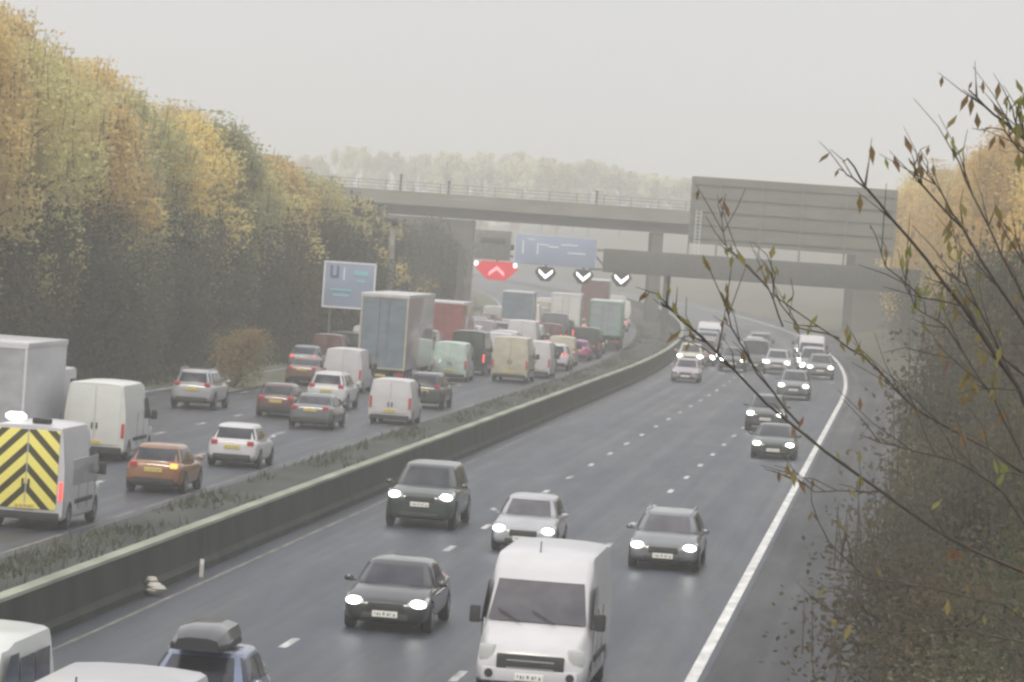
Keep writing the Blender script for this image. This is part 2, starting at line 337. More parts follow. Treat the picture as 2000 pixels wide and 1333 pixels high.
class Cabin:
    def __init__(s, ybr, ybf, yrr, yrf, wb, wr, zb, zr): s.p = (ybr, ybf, yrr, yrf, wb, wr, zb, zr)
    def at(s, v):
        ybr, ybf, yrr, yrf, wb, wr, zb, zr = s.p
        k = v**1.15; r_ = ybr+(yrr-ybr)*k; f_ = ybf+(yrf-ybf)*k
        return r_, f_, wb+(wr-wb)*v**1.25, zb+(zr-zb)*v
    def pt(s, th, v, off=0):
        r_, f_, w_, z = s.at(v); a = (f_-r_)/2+off; w_ += off; ex = 5
        cs, sn = math.cos(th), math.sin(th)
        return Vector((w_*math.copysign(abs(cs)**(2/ex), cs), (f_+r_)/2+a*math.copysign(abs(sn)**(2/ex), sn), z+off*.3))
    def body(s, mb):
        rings = []
        for v in (-.12, 0, .2, .4, .6, .8, .92, 1):
            rings.append([s.pt(2*PI*k/40, max(v, 0))+Vector((0, 0, min(v, 0)*.6)) for k in range(40)])
        r_, f_, w_, z = s.at(1)
        for q, dz in ((.95, .022), (.85, .04), (.6, .06), (.3, .07), (.05, .072)): rings.append(se_ring((f_-r_)/2*q, (f_+r_)/2, w_*q, z+dz))
        mb.loft(rings)
    def panel(s, mb, mode, u0, u1, v0, v1, off=.012, nu=8, nv=4):
        g = []
        for i in range(nv+1):
            v = v0+(v1-v0)*i/nv; row = []
            r_, f_, w_, z = s.at(v)
            for j in range(nu+1):
                u = u0+(u1-u0)*j/nu
                if mode in 'fr':   # u = x / half width
                    th = math.acos(math.copysign(abs(u)**2.5, u)); th = th if mode == 'f' else -th
                else:              # u = 0..1 from rear to front at the belt
                    yy = s.p[0]+(s.p[1]-s.p[0])*u if False else None
                    q = u*2-1; sn = math.copysign(abs(q)**2.5, q); th = math.asin(sn); th = th if mode == 'R' else PI-th
                row.append(s.pt(th, v, off))
            g.append(row)
        mb.loft(g, cap=False, close=False)
def body_section(w_, y, zb, zt, k=1):
    h = zt-zb
    half = [(0, zb), (w_*.8, zb), (w_*.95, zb+.08*h), (w_*1.0, zb+.3*h), (w_*1.0, zb+.55*h), (w_*.985, zb+.78*h), (w_*.93, zt-.05*h), (w_*.78, zt-.005), (w_*.4, zt+.02*k), (0, zt+.03*k)]
    return [Vector((x, y, z)) for x, z in half]+[Vector((-x, y, z)) for x, z in half[-2:0:-1]]
def make_car(L=4.4, W=1.8, H=1.45, hood=.92, belt=.95, nose=.68, tail=.98, kind='hatch', clear=.2, wr=.32, glass='glass_dark', lamps='lamp_on', tails='tail', col='white', rails=False, name='car', tall_lamps=1.0):
    root = empty(name); h2 = L/2; w_ = W/2
    cow = h2-1.18 if kind != 'mpv' else h2-.85
    st = [(-h2, .84, clear+.2, tail-.14), (-h2+.07, .92, clear+.1, tail-.05), (-h2+.3, .97, clear+.02, tail), (-h2+.8, 1, clear, max(tail, belt)), (-.4, 1, clear, belt), (cow-.3, 1, clear, belt),
          (cow, 1, clear, hood+.03), (h2-.55, .98, clear, (hood*.8+nose*.2)), (h2-.25, .95, clear+.01, nose*.75+hood*.25), (h2-.08, .88, clear+.04, nose), (h2, .78, clear+.12, nose-.1)]
    mb = MB(); mb.loft([body_section(w_*a, y, b, c) for y, a, b, c in st]); o = mb.build('body', col, root, smooth=60)
    md = o.modifiers.new('s', 'SUBSURF'); md.levels = 1; md.render_levels = 1
    wy = (-h2+.82, h2-.84); cut_wheels(o, wy, wr, W)
    # inner core so that the arches are dark, not see-through
    rear = {'hatch': (-h2+.12, -h2+.6), 'suv': (-h2+.1, -h2+.42), 'saloon': (-h2+.55, -h2+1.35), 'estate': (-h2+.08, -h2+.5), 'mpv': (-h2+.06, -h2+.2)}[kind]
    rf = cow-.72 if kind != 'mpv' else cow-.95
    cb = Cabin(rear[0], cow, rear[1], rf, w_*.94, w_*.72, belt-.02, H-.07)
    mb = MB(); cb.body(mb); cab = mb.build('tmp', col, smooth=50)
    bm = bmesh.new(); bm.from_mesh(o.data); bm.from_mesh(cab.data); bm.to_mesh(o.data); bm.free()
    o.data.polygons.foreach_set('use_smooth', [True]*len(o.data.polygons)); o.data.set_sharp_from_angle(angle=R(50))
    while len(o.data.materials) > 1: o.data.materials.pop()
    o.data.polygons.foreach_set('material_index', [0]*len(o.data.polygons))
    bpy.data.objects.remove(cab)
    def pan(nm, m, *a):
        mb = MB(); cb.panel(mb, *a); return mb.build(nm, m, root, smooth=60)
    pan('windscreen', glass, 'f', -.93, .93, .08, .9)
    pan('rear_window', 'glass_dark', 'r', -.88, .88, .14 if kind != 'saloon' else .1, .86)
    for sd_ in 'RL':
        for u0, u1 in ((.13, .47), (.5, .87)): pan('side_window', 'glass_dark', sd_, u0, u1, .1, .86)
    mb = MB(); mb.box((0, 0, clear+.09), (W*.7, L*.86, .2)); mb.box((0, 0, .5), (W*.72, L*.8, .5)); mb.build('underbody', 'trim', root, smooth=0)
    for x in (-w_+.1, w_-.1):
        for y in wy: wheel(root, x, y, wr)
    for s_ in (-1, 1):
        mb = MB(); lz = nose-.02
        mb.loft([[Vector((s_*(w_*a), y, lz+dz*tall_lamps)) for a, y, dz in ring] for ring in (
            [(.9, h2-.42, .05), (.9, h2-.42, .12), (.96, h2-.5, .1)],
            [(.93, h2-.16, -.09), (.86, h2-.14, .06), (.955, h2-.3, .02)],
            [(.74, h2-.015, -.1), (.72, h2-.05, .045), (.8, h2-.1, .05)],
            [(.5, h2+.0, -.06), (.52, h2-.02, .02), (.56, h2-.1, .03)])])
        hl = mb.build('headlight', 'lamp_off', root, smooth=60)
        mb = MB(); mb.ell((s_*w_*.74, h2-.075, lz-.015), (.175, .12, .09*tall_lamps), 14); mb.build('bulb', lamps, hl, smooth=80)
        mb = MB(); tz = tail-.12 if kind in ('hatch', 'saloon') else tail-.02
        mb.box((s_*w_*.7, -h2+.045, tz), (w_*.26, .12, .15), .03); mb.build('taillight', tails, root)
        mb = MB(); mb.ell((s_*(w_+.09), cow-.3, belt+.07), (.11, .07, .075)); mb.box((s_*(w_-.02), cow-.3, belt+.03), (.12, .05, .04)); mb.build('wing_mirror', col, root)
    mb = MB(); mb.box((0, h2-.035, nose-.13), (W*.42, .1, .17), .03); mb.box((0, h2-.03, clear+.14), (W*.55, .09, .13), .03); mb.build('grille', 'grille', root)
    mb = MB(); mb.box((0, -h2+.05, clear+.17), (W*.72, .14, .2), .04); mb.build('bumper', 'trim', root)
    plate(root, h2+.03, nose-.28, True); plate(root, -h2-.012, tail-.26 if kind != 'saloon' else tail-.2, False)
    if rails:
        mb = MB()
        for s_ in (-1, 1): mb.tube([(s_*w_*.66, rf-.1, H-.03), (s_*w_*.66, rf-.3, H+.03), (s_*w_*.66, rear[1]+.4, H+.03), (s_*w_*.66, rear[1]+.2, H-.03)], .02, 6)
        mb.build('roof_rail', 'chrome', root)
    return root
def van_section(w_, wt, y, zb, zt, r=.1):
    h = zt-zb
    half = [(0, zb), (w_*.93, zb), (w_, zb+.07), (w_*1.005, zb+.4*h), (w_*.995, zb+.55*h)]
    q = max(zt-r*1.6, zb+.62*h); half += [(wt, q), (wt-r*.3, zt-r*.4), (wt-r, zt-.01), (wt*.5, zt+.02), (0, zt+.03)]
    return [Vector((x, y, z)) for x, z in half]+[Vector((-x, y, z)) for x, z in half[-2:0:-1]]
def make_van(L=5.5, W=2.0, H=2.6, col='white', glass='glass_dark', lamps='lamp_off', rear_glass=False, side_glass=False, chevrons=False, name='van', tails='tail', big=True):
    root = empty(name); h2 = L/2; w_ = W/2; wt = w_*.9
    hz = 1.18 if big else 1.0; sz = min(H-.18, 2.12) if big else H-.12; wsb = h2-.78; wst = wsb-.62 if big else wsb-.7
    cl_ = .28 if big else .22
    st = [(-h2, w_, wt, cl_+.08, H-.04, .1), (-h2+.06, w_, wt, cl_, H, .12), (wst-.75, w_, wt, cl_, H, .14), (wst-.35, w_, wt, cl_, H-.07, .16), (wst, w_, wt*.97, cl_, sz+.03, .14), (wsb, w_, w_*.93, cl_, hz+.12, .1),
          (wsb+.1, w_, w_*.9, cl_, hz+.04, .1), (h2-.3, w_*.97, w_*.86, cl_, hz-.1, .1), (h2-.09, w_*.92, w_*.8, cl_+.03, hz-.26, .1), (h2, w_*.84, w_*.72, cl_+.1, hz-.4, .08)]
    mb = MB(); mb.loft([van_section(a, b, y, c, d_, r) for y, a, b, c, d_, r in st]); o = mb.build('body', col, root, smooth=50)
    wr = .35 if big else .31; wy = (-h2+.95, h2-.9); cut_wheels(o, wy, wr, W)
    o.data.polygons.foreach_set('use_smooth', [True]*len(o.data.polygons)); o.data.set_sharp_from_angle(angle=R(50))
    mb = MB(); mb.box((0, 0, cl_+.1), (W*.68, L*.86, .2)); mb.box((0, 0, .55), (W*.7, L*.8, .5)); mb.build('underbody', 'trim', root, smooth=0)
    if big:
        for s_ in (-1, 1):
            mb = MB(); mb.box((s_*(w_+.012), (-h2+.95+h2-.9)/2, .72), (.03, L-3.0, .12), .01); mb.build('rub_strip', 'trim', root)
            for y in (wst+.25, wst-.75, wst-1.9):
                mb = MB(); mb.box((s_*(w_+.004), y, 1.05), (.012, .02, 1.1)); mb.build('door_seam', 'trim', root, smooth=0)
    # windscreen, bowed, standing proud of the pillars
    g = []
    for i in range(6):
        v = .06+.86*i/5; y = wsb+(wst-wsb)*v; z = hz+.12+(sz+.03-hz-.12)*v; hw = w_*.89+(wt*.97-.12-w_*.89)*v
        g.append([Vector((hw*u, y+.035-.03*u*u*u*u, z+.045)) for u in [-1+.25*k for k in range(9)]])
    mb = MB(); mb.loft(g, cap=False, close=False); ws = mb.build('windscreen', glass, root, smooth=60)
    if big:
        mb = MB()
        for x0 in (-.35, .3): mb.tube([(x0, wsb+.08, hz+.2), (x0+.45, wsb-.1, hz+.42)], .012, 5)
        mb.build('wiper', 'trim', ws)
        mb = MB(); mb.tube([(.12, wst-.55, H-.05), (.12, wst-.6, H+.2)], .012, 5); mb.build('aerial', 'trim', root)
    for s_ in (-1, 1):
        mb = MB(); x0 = w_+.006
        mb.add([(s_*(x0), wsb-.02, hz+.17), (s_*(wt+.07), wst-.02, sz-.06), (s_*(wt+.07), wst-.62, sz-.06), (s_*(x0), wst-.62, hz+.17)], [(0, 1, 2, 3)])
        mb.build('side_window', 'glass_dark', root, smooth=0)
        if side_glass:
            mb = MB(); ys_ = (wst-.75, -h2+.35)
            ym = sum(ys_)/2
            for a, b in ((ys_[0], ym+.05), (ym-.05, ys_[1])):
                mb.add([(s_*x0, a, hz+.17), (s_*(wt+.07), a, H-.28), (s_*(wt+.07), b, H-.28), (s_*x0, b, hz+.17)], [(0, 1, 2, 3)])
            mb.build('side_window', 'glass_dark', root, smooth=0)
        mb = MB(); mb.box((s_*w_*.78, h2-.13, hz-.33), (.3, .16, .3), .05, rz=-s_*.35); mb.build('headlight', lamps, root)
        mb = MB(); mb.box((s_*(w_+.13), wsb-.12, hz+.28), (.2, .12, .32), .04); mb.box((s_*(w_+.02), wsb-.12, hz+.16), (.14, .06, .05)); mb.build('wing_mirror', 'trim', root)
        mb = MB(); mb.box((s_*(w_-.07), -h2-.0, 1.05 if big else .95), (.11, .06, .5), .02); mb.build('taillight', tails, root)
    mb = MB(); mb.box((0, h2-.0, hz-.52), (W*.6, .1, .38), .03); gr = mb.build('grille', 'grille', root)
    mb = MB(); mb.box((0, h2+.05, hz-.44), (W*.42, .02, .03)); mb.box((0, h2+.05, hz-.58), (W*.42, .02, .025)); mb.build('grille_bar', 'chrome', gr)
    mb = MB(); mb.box((0, h2-.02, cl_+.18), (W*.86, .2, .26), .06); mb.build('bumper', 'trim' if not big else col, root)
    for s_ in (-1, 1):
        mb = MB(); mb.tube([(s_*w_*.72, h2+.02, cl_+.2), (s_*w_*.72, h2+.1, cl_+.2)], .08, 10); mb.build('fog_lamp', 'trim', root)
    mb = MB(); mb.box((0, -h2-.02, cl_+.1), (W*.92, .14, .2), .03); mb.build('rear_bumper', 'trim', root)
    plate(root, h2+.09, cl_+.16, True); plate(root, -h2-.03, .62 if big else .6, False)
    # rear doors
    for s_ in (-1, 1):
        dm = 'chevron' if chevrons else col
        mb = MB(); mb.box((s_*(wt*.47), -h2-.012, (H+cl_)/2+.08), (wt*.9, .03, H-cl_-.4), .012); dr = mb.build('rear_door', dm, root)
        if rear_glass:
            mb = MB(); mb.box((s_*(wt*.47), -h2-.03, H*.7), (wt*.68, .02, H*.22), .008); mb.build('rear_window', 'glass_dark', dr)
        mb = MB(); mb.box((s_*.08, -h2-.045, H*.45), (.05, .04, .2)); mb.build('handle', 'trim', dr)
    for x in (-w_+.12, w_-.12):
        for y in wy: wheel(root, x, y, wr)
    return root
def make_lorry(L=9.5, W=2.5, H=3.8, col='white', side='white', cabcol='white', name='lorry', artic=False, tails='tail', open_top=False, door=None):
    root = empty(name); h2 = L/2; w_ = W/2; bz = 1.15 if not artic else .95; cabL = 2.1
    yb0, yb1 = -h2, h2-cabL-.25
    t_ = MB(); t_.box((0, (yb0+yb1)/2, (H+bz)/2), (W, yb1-yb0, H-bz), .03); bx = t_.build('cargo_body', side, root)
    mb = MB(); fr = .09
    for x in (-w_+fr/2, w_-fr/2): mb.box((x, yb0-.012, (H+bz)/2), (fr, .06, H-bz))
    mb.box((0, yb0-.012, H-fr/2-.004), (W-2*fr-.004, .06, fr)); mb.box((0, yb0-.012, bz+fr/2+.004), (W-2*fr-.004, .06, fr)); mb.build('rear_frame', col, bx, smooth=0)
    for s_ in (-1, 1):
        mb = MB(); mb.box((s_*(w_-fr)/2, yb0-.006, (H+bz)/2), (w_-fr-.03, .03, H-bz-2*fr-.03)); dr = mb.build('rear_door', door or side, bx, smooth=0)
        mb = MB(); mb.tube([(s_*.25, yb0-.035, bz+.15), (s_*.25, yb0-.035, H-.15)], .02, 6); mb.build('door_bar', 'steel', root) 
    mb = MB(); mb.box((0, (yb0+yb1)/2, H+.02), (W+.06, yb1-yb0+.08, .2), .03); mb.build('roof_edge', 'white', bx)
    mb = MB(); mb.box((0, h2-cabL/2, 1.75), (W*.95, cabL, 2.3), .15); cb = mb.build('cab', cabcol, root)
    mb = MB(); mb.box((0, h2+.005, 2.1), (W*.84, .03, .9), .01); mb.build('windscreen', 'glass_dark', cb)
    for s_ in (-1, 1):
        mb = MB(); mb.box((s_*W*.4755, h2-.7, 2.15), (.03, .9, .75), .01); mb.build('side_window', 'glass_dark', cb)
        mb = MB(); mb.box((s_*W*.36, h2+.01, .95), (.34, .06, .2), .02); mb.build('headlight', 'lamp_on', root)
        mb = MB(); mb.box((s_*(w_-.25), yb0-.02, .72), (.4, .06, .14)); mb.build('taillight', tails, root)
    mb = MB(); mb.box((0, -.2, .85), (.9, L-.6, .28)); mb.box((0, yb0+.1, .55), (W*.9, .1, .14)); mb.build('chassis', 'trim', root, smooth=0)
    ys_ = [-h2+1.6, h2-1.2] if not artic else [-h2+1.2, -h2+2.5, -h2+3.8, h2-3.6, h2-1.2]
    for y in ys_:
        for x in (-w_+.18, w_-.18): wheel(root, x, y, .5, .3)
    plate(root, yb0-.06, .62, False)
    return root
def children_of(o): return [c for c in list(o.children)]
def copy_tree(o, parent=None, depth=0, maxd=9):
    c = o.copy(); C.objects.link(c); c.parent = parent
    if depth < maxd:
        for ch in children_of(o): copy_tree(ch, c, depth+1, maxd)
    return c
def recolor(root, mp_):
    def rec(o):
        for ch in o.children:
            for key, m in mp_.items():
                if ch.name.split('.')[0] == key and ch.type == 'MESH':
                    ch.material_slots[0].link = 'OBJECT'; ch.material_slots[0].material = M[m]
            rec(ch)
    rec(root)
PAINTED = ('body', 'wing_mirror', 'cab', 'rear_door')
proto = {}; used = set()
SPEC = {
 'hatchback': (make_car, dict(L=4.2, W=1.78, H=1.48, kind='hatch', name='hatchback')),
 'saloon_car': (make_car, dict(L=4.7, W=1.84, H=1.43, kind='saloon', hood=.9, belt=.92, nose=.68, tail=1.0, name='saloon_car')),
 'estate_car': (make_car, dict(L=4.8, W=1.86, H=1.47, kind='estate', rails=True, name='estate_car')),
 'suv': (make_car, dict(L=4.7, W=1.92, H=1.72, kind='suv', hood=1.1, belt=1.12, nose=.88, tail=1.12, clear=.26, wr=.37, rails=True, name='suv', tall_lamps=1.15)),
 'luxury_suv': (make_car, dict(L=4.9, W=2.0, H=1.8, kind='suv', hood=1.16, belt=1.15, nose=.98, tail=1.12, clear=.26, wr=.39, name='suv', tall_lamps=1.1)),
 'people_carrier': (make_van, dict(L=4.7, W=1.86, H=1.95, big=False, side_glass=True, rear_glass=True, name='people_carrier', lamps='lamp_off')),
 'panel_van': (make_van, dict(L=5.5, W=2.1, H=2.62, name='panel_van')),
 'chevron_van': (make_van, dict(L=5.3, W=2.02, H=2.75, chevrons=True, name='maintenance_van', tails='tail_on')),
 'small_van': (make_van, dict(L=4.4, W=1.85, H=1.95, big=False, name='small_van')),
 'medium_van': (make_van, dict(L=4.9, W=1.95, H=2.2, big=False, name='panel_van')),
 'box_lorry': (make_lorry, dict(L=8.6, name='box_lorry')),
 'tall_lorry': (make_lorry, dict(L=14, H=4.85, W=2.55, artic=True, name='articulated_lorry')),
}
def vehicle(kind, Y, d, label, cat, col=None, oncoming=False, group=None, lamps=None, glass=None, tails=None, door=None, side=None, yaw=0, maxd=9):
    """Y, d: the middle of the end that faces the camera, on the road."""
    fn, kw = SPEC[kind]; L = kw['L']
    if kind not in proto:
        proto[kind] = fn(**kw)
    if kind not in used: o = proto[kind]; used.add(kind)
    else: o = copy_tree(proto[kind], None, 0, maxd)
    yc = Y+L/2; a = -math.atan(slope(yc))+(PI if oncoming else 0)+R(yaw)
    o.location = place(yc, d-.27); o.rotation_euler = (0, 0, a)
    mp_ = {}
    c_ = col or 'white'
    if 'lorry' in kind: mp_ = dict(cargo_body=side or c_, rear_door=door or side or c_, cab=c_, rear_frame=c_)
    else:
        mp_ = dict(body=c_); 
        if kind in ('hatchback', 'saloon_car', 'estate_car', 'suv', 'luxury_suv'): mp_['wing_mirror'] = c_
        if 'van' in kind and kind != 'chevron_van': mp_['rear_door'] = c_
        if kind == 'panel_van': mp_['bumper'] = c_
    if kind in ('hatchback', 'saloon_car', 'estate_car', 'suv', 'luxury_suv') or lamps: mp_['bulb' if kind in ('hatchback', 'saloon_car', 'estate_car', 'suv', 'luxury_suv') else 'headlight'] = lamps or ('lamp_on' if oncoming else 'lamp_off')
    if glass: mp_['windscreen'] = glass
    if tails: mp_['taillight'] = tails
    LATER.append((o, mp_))
    tag(o, label, cat, group or ('vehicles coming towards the camera' if oncoming else 'vehicles heading away on the left carriageway'))
    return o
LATER = []
# --- right carriageway, near to far
v = vehicle('saloon_car', 86.4, 6.2, 'black saloon with both headlights lit, just left of the white van', 'car', 'black', True)
vehicle('panel_van', 75.6, 10.28, 'tall white panel van facing the camera, nearest complete van on the right carriageway', 'van', 'white', True, lamps='lamp_off', glass='glass_warm')
vehicle('luxury_suv', 117, 3.2, 'dark grey sport utility car beside the central barrier with headlights lit', 'car', 'greenblack', True)
vehicle('hatchback', 110.5, 6.8, 'grey silver car mostly hidden behind the roof of the white van', 'car', 'silver', True, glass='glass_warm')
vehicle('estate_car', 108, 10.75, 'dark grey car with roof rails right of the white van, near the edge line', 'car', 'grey', True, glass='glass_warm')
vehicle('saloon_car', 170, 11.5, 'dark green car with glaring headlights far down the lane beside the edge line', 'car', 'greenblack', True)
vehicle('suv', 196, 10.2, 'dark car close behind the dark green one, its left headlight showing', 'car', 'charcoal', True)
vehicle('suv', 241, 10.2, 'dark car with two round headlights following behind the pair near the edge line', 'car', 'grey', True)
vehicle('hatchback', 65, 5.7, 'dark blue car with a roof box at the bottom edge of the photo', 'car', 'blue', True)
vehicle('panel_van', 48, 7.1, 'white van cropped by the bottom edge so that only its roof shows', 'van', 'white', True)
vehicle('people_carrier', 59.8, 2.85, 'white people carrier cropped at the bottom left corner beside the barrier', 'van', 'offwhite', True)
def rbox(Y, d):
    yc = Y+2.1; o = empty('roof_box', place(yc, d, 1.47), -math.atan(slope(yc))+PI)
    tag(o, 'dark roof box strapped on the car at the bottom edge', 'roof box')
    mb = MB(); mb.loft([[Vector((x*sx, y, z*sz)) for x, z in ((-.42, .07), (-.47, .2), (-.4, .36), (-.2, .42), (.2, .42), (.4, .36), (.47, .2), (.42, .07))] for y, sx, sz in ((-.85, .8, .9), (-.78, .95, 1), (.3, 1, 1), (.75, .95, .85), (.95, .8, .6))]); mb.build('lid', 'black', o)
    mb = MB(); mb.box((0, .05, .1), (.9, 1.75, .12), .04); mb.build('base', 'trim', o)
    mb = MB(); mb.box((0, .5, .015), (1.1, .05, .03)); mb.box((0, -.4, .015), (1.1, .05, .03)); mb.build('roof_bar', 'chrome', o)
rbox(65, 5.43)
# front line of the oncoming queue
jam = [(290, 1.9, 'suv', 'beige'), (288, 5.0, 'suv', 'charcoal'), (290, 8.1, 'suv', 'silver'), (285, 11.2, 'suv', 'grey'), (259, 2.9, 'hatchback', 'mauve')]
jl = ['pale car in the lane by the barrier, leading the far oncoming queue', 'dark car leading the middle lane of the far oncoming queue', 'silver car between the middle and outer lanes heading the far oncoming queue',
      'grey car heading the far oncoming queue in the lane by the edge line', 'dusky unlit car ahead of the far oncoming queue, close to the barrier']
for (Y, d, k, c_), l in zip(jam, jl): vehicle(k, Y, d, l, 'car', c_, True, lamps='lamp_off' if Y == 259 else None)
ORD = ['second', 'third', 'fourth', 'fifth', 'sixth', 'seventh', 'eighth', 'ninth', 'tenth', 'eleventh', 'twelfth', 'thirteenth', 'fourteenth', 'fifteenth', 'sixteenth', 'seventeenth', 'eighteenth']
LN = {'r': ['lane by the barrier', 'middle lane', 'lane by the edge line'], 'l': ['lane by the median', 'second lane from median', 'third lane from median', 'leftmost lane']}
rj = random.Random(11)
kinds = [('hatchback', 'hatchback', 'car'), ('saloon_car', 'saloon', 'car'), ('suv', 'sport utility car', 'car'), ('small_van', 'small van', 'van'), ('medium_van', 'van', 'van'), ('panel_van', 'tall van', 'van')]
cols = ['white', 'silver', 'grey', 'charcoal', 'white', 'beige', 'silver', 'slate', 'darkred']
for li, d in enumerate((2.4, 6.4, 10.6)):
    Y = (297, 296, 294)[li]; k = 0
    while Y < 352 and k < 15:
        kd, nm, ct = rj.choice(kinds); c_ = rj.choice(cols)
        cn = {'darkred': 'dark red', 'slate': 'blue grey'}.get(c_, c_)
        vehicle(kd, Y, d+rj.uniform(-.3, .3), 'lit %s %s, %s in the far oncoming queue, %s' % (cn, nm, ORD[k], LN['r'][li]), ct, c_, True, lamps='lamp_on')
        Y += rj.uniform(6.5, 8.5); k += 1
# --- left carriageway, near to far (seen from behind)
vehicle('chevron_van', 107, -5.95, 'maintenance van with yellow and black chevrons on its rear doors', 'van', 'white')
vehicle('box_lorry', 134.7, -13.3, 'white box lorry at the left edge, behind the chevron van', 'lorry', 'white', door='silver')
vehicle('panel_van', 138.1, -10.4, 'grey white panel van seen from behind, right of the white box lorry', 'van', 'offwhite')
vehicle('suv', 178.8, -14.3, 'silver sport utility car alone in the lane nearest the left verge', 'car', 'silver')
COPPER = vehicle('hatchback', 124, -5.75, 'copper orange hatchback next to the median, right of the chevron van', 'car', 'copper', tails='amber')
vehicle('hatchback', 139.2, -5.9, 'white hatchback ahead of the copper orange one beside the median', 'car', 'white')
vehicle('hatchback', 176.1, -10.2, 'dusky red car left of the small white car in the middle lanes', 'car', 'darkred')
vehicle('suv', 187, -9.6, 'white car tucked in front of the dusky red one', 'car', 'white')
vehicle('medium_van', 207.3, -11.7, 'mauve grey and white van left of the tall lorry', 'van', 'white')
vehicle('saloon_car', 213, -14.6, 'brown red car left of the mauve grey and white van', 'car', 'maroon')
vehicle('tall_lorry', 217.5, -11.1, 'tall articulated lorry with blue grey rear doors and a white roof edge', 'lorry', 'beige', side='mauve', door='slate')
vehicle('small_van', 177.2, -5.4, 'small white van by the median in front of the tall lorry', 'van', 'white')
vehicle('saloon_car', 168.6, -7.6, 'dark grey car just left of the small white van', 'car', 'grey')
vehicle('suv', 194.8, -6.1, 'charcoal car just right of and beyond the small white van', 'car', 'charcoal')
vehicle('medium_van', 233, -9.2, 'pale mint green van right of the tall lorry', 'van', 'mint')
vehicle('box_lorry', 266.8, -13.4, 'red lorry rising above the mint green van', 'lorry', 'red', side='red', door='red')
vehicle('panel_van', 237.3, -6.2, 'beige van beside the median, right of the mint green van', 'van', 'beige')
vehicle('medium_van', 262, -9.4, 'white van between the mint green van and the beige van', 'van', 'white')
vehicle('box_lorry', 338, -13.6, 'slate grey lorry under the red cross signal', 'lorry', 'slate', side='slate', door='slate')
vehicle('hatchback', 289, -6.0, 'magenta car in the far queue beside the median', 'car', 'magenta')
vehicle('box_lorry', 345, -9.9, 'pale grey lorry under the white arrow signals', 'lorry', 'white', side='silver', door='offwhite')
vehicle('tall_lorry', 376, -8.3, 'brownish lorry, tall and narrow, under the right hand arrows', 'lorry', 'maroon', side='maroon', door='maroon')
vehicle('box_lorry', 322, -5.7, 'teal green box lorry in the queue beside the median', 'lorry', 'green', side='teal', door='teal')
busy = {-6.0: [(237, 243), (289, 294), (322, 331), (376, 391)], -9.7: [(233, 238), (262, 267), (345, 354), (376, 391)], -13.5: [(266, 276), (338, 353)], -17.2: []}
cols2 = ['white', 'silver', 'beige', 'charcoal', 'offwhite', 'slate', 'grey', 'offwhite', 'darkred', 'white', 'mauve', 'blue', 'white', 'mint', 'white', 'greenblack']
for li, (d, bs) in enumerate(busy.items()):
    Y = (248, 245, 238, 232)[li]; k = 0
    while Y < 540 and k < 17:
        kd, nm, ct = rj.choice(kinds+[('box_lorry', 'box lorry', 'lorry')]*(1 if Y > 430 else 0)); L = SPEC[kd][1]['L']
        if any(Y < b+1.5 and Y+L > a-1.5 for a, b in bs): Y += 1.5; continue
        c_ = rj.choice(cols2); cn = {'offwhite': 'dull white', 'slate': 'blue grey', 'mint': 'pale green', 'green': 'deep green', 'greenblack': 'black', 'mauve': 'pale mauve', 'blue': 'dark blue'}.get(c_, c_)
        vehicle(kd, Y, d+rj.uniform(-.25, .25), '%s %s, %s in the far outbound queue, %s' % (cn, nm, ('first '+ORD[0]).split()[0] if k == 0 else ORD[k-1], LN['l'][li]), ct, c_, tails=rj.choice(('tail', 'tail_on', 'tail_on')))
        Y += L+rj.uniform(2.5, 7); k += 1
for o, mp_ in LATER: recolor(o, mp_)
for ch in COPPER.children:
    if ch.name.startswith('taillight'): ch.material_slots[0].link = 'OBJECT'; ch.material_slots[0].material = M['tail']; break
# beacons and light bars
def put(parent, nm, m, fn):
    mb = MB(); fn(mb); return mb.build(nm, m, parent)
cv = proto['chevron_van']
put(cv, 'beacon', 'beacon', lambda b: b.ell((-.45, -2.3, 2.93), (.3, .2, .14)))
put(cv, 'light_bar', 'trim', lambda b: b.box((.3, -2.5, 2.86), (.5, .2, .14), .03))
put(cv, 'side_panel', 'silver', lambda b: b.box((1.0, .1, 1.5), (.05, 3.2, .7), .01))

# ------------------------------------------------------------------ things on the median
mb = MB()
for i in range(5): mb.ell((rnd.uniform(-.2, .2), rnd.uniform(-.2, .2), .12+.05*i), (.22-.02*i, .18, .1), 8)
o = mb.build('litter_bag', 'litter'); o.location = place(91.3, .25); tag(o, 'crumpled pale litter bag lying at the foot of the barrier', 'litter')
o = empty('marker_post', place(96.5, .3)); tag(o, 'short pale marker post standing at the foot of the barrier', 'post')
mb = MB(); mb.box((0, 0, .22), (.1, .06, .44), .01); mb.build('post', 'litter', o); mb = MB(); mb.box((0, -.035, .36), (.07, .01, .1)); mb.build('reflector', 'sign_white', o)

# ------------------------------------------------------------------ gantry with signals, message sign and the big sign back
GY = 365; ga = -math.atan(slope(GY))
def gx(px_s): return px_s
gr_ = empty('gantry', place(GY, 0)); tag(gr_, 'steel gantry spanning the whole motorway and carrying signals and signs', 'gantry')
base = gr_.location.x
def gpart(nm, m, fn, parent=gr_, **k):
    mb = MB(); fn(mb); return mb.build(nm, m, parent, **k)
X0, XM, X1 = -4.6-base-.4, -2.0, 38.5-base
def beam(b):
    for z in (7.7, 6.0):
        for y in (-.7, .7): b.box(((-9+X1)/2, y, z), (X1+9, .22, .22))
    n = 20
    for i in range(n):
        xa = -9+(X1+9)*i/n; xc = -9+(X1+9)*(i+1)/n
        for y in (-.7, .7): b.tube([(xa, y, 6.0 if i % 2 else 7.7), (xc, y, 7.7 if i % 2 else 6.0)], .09, 5)
gpart('truss_beam', 'steel', beam)
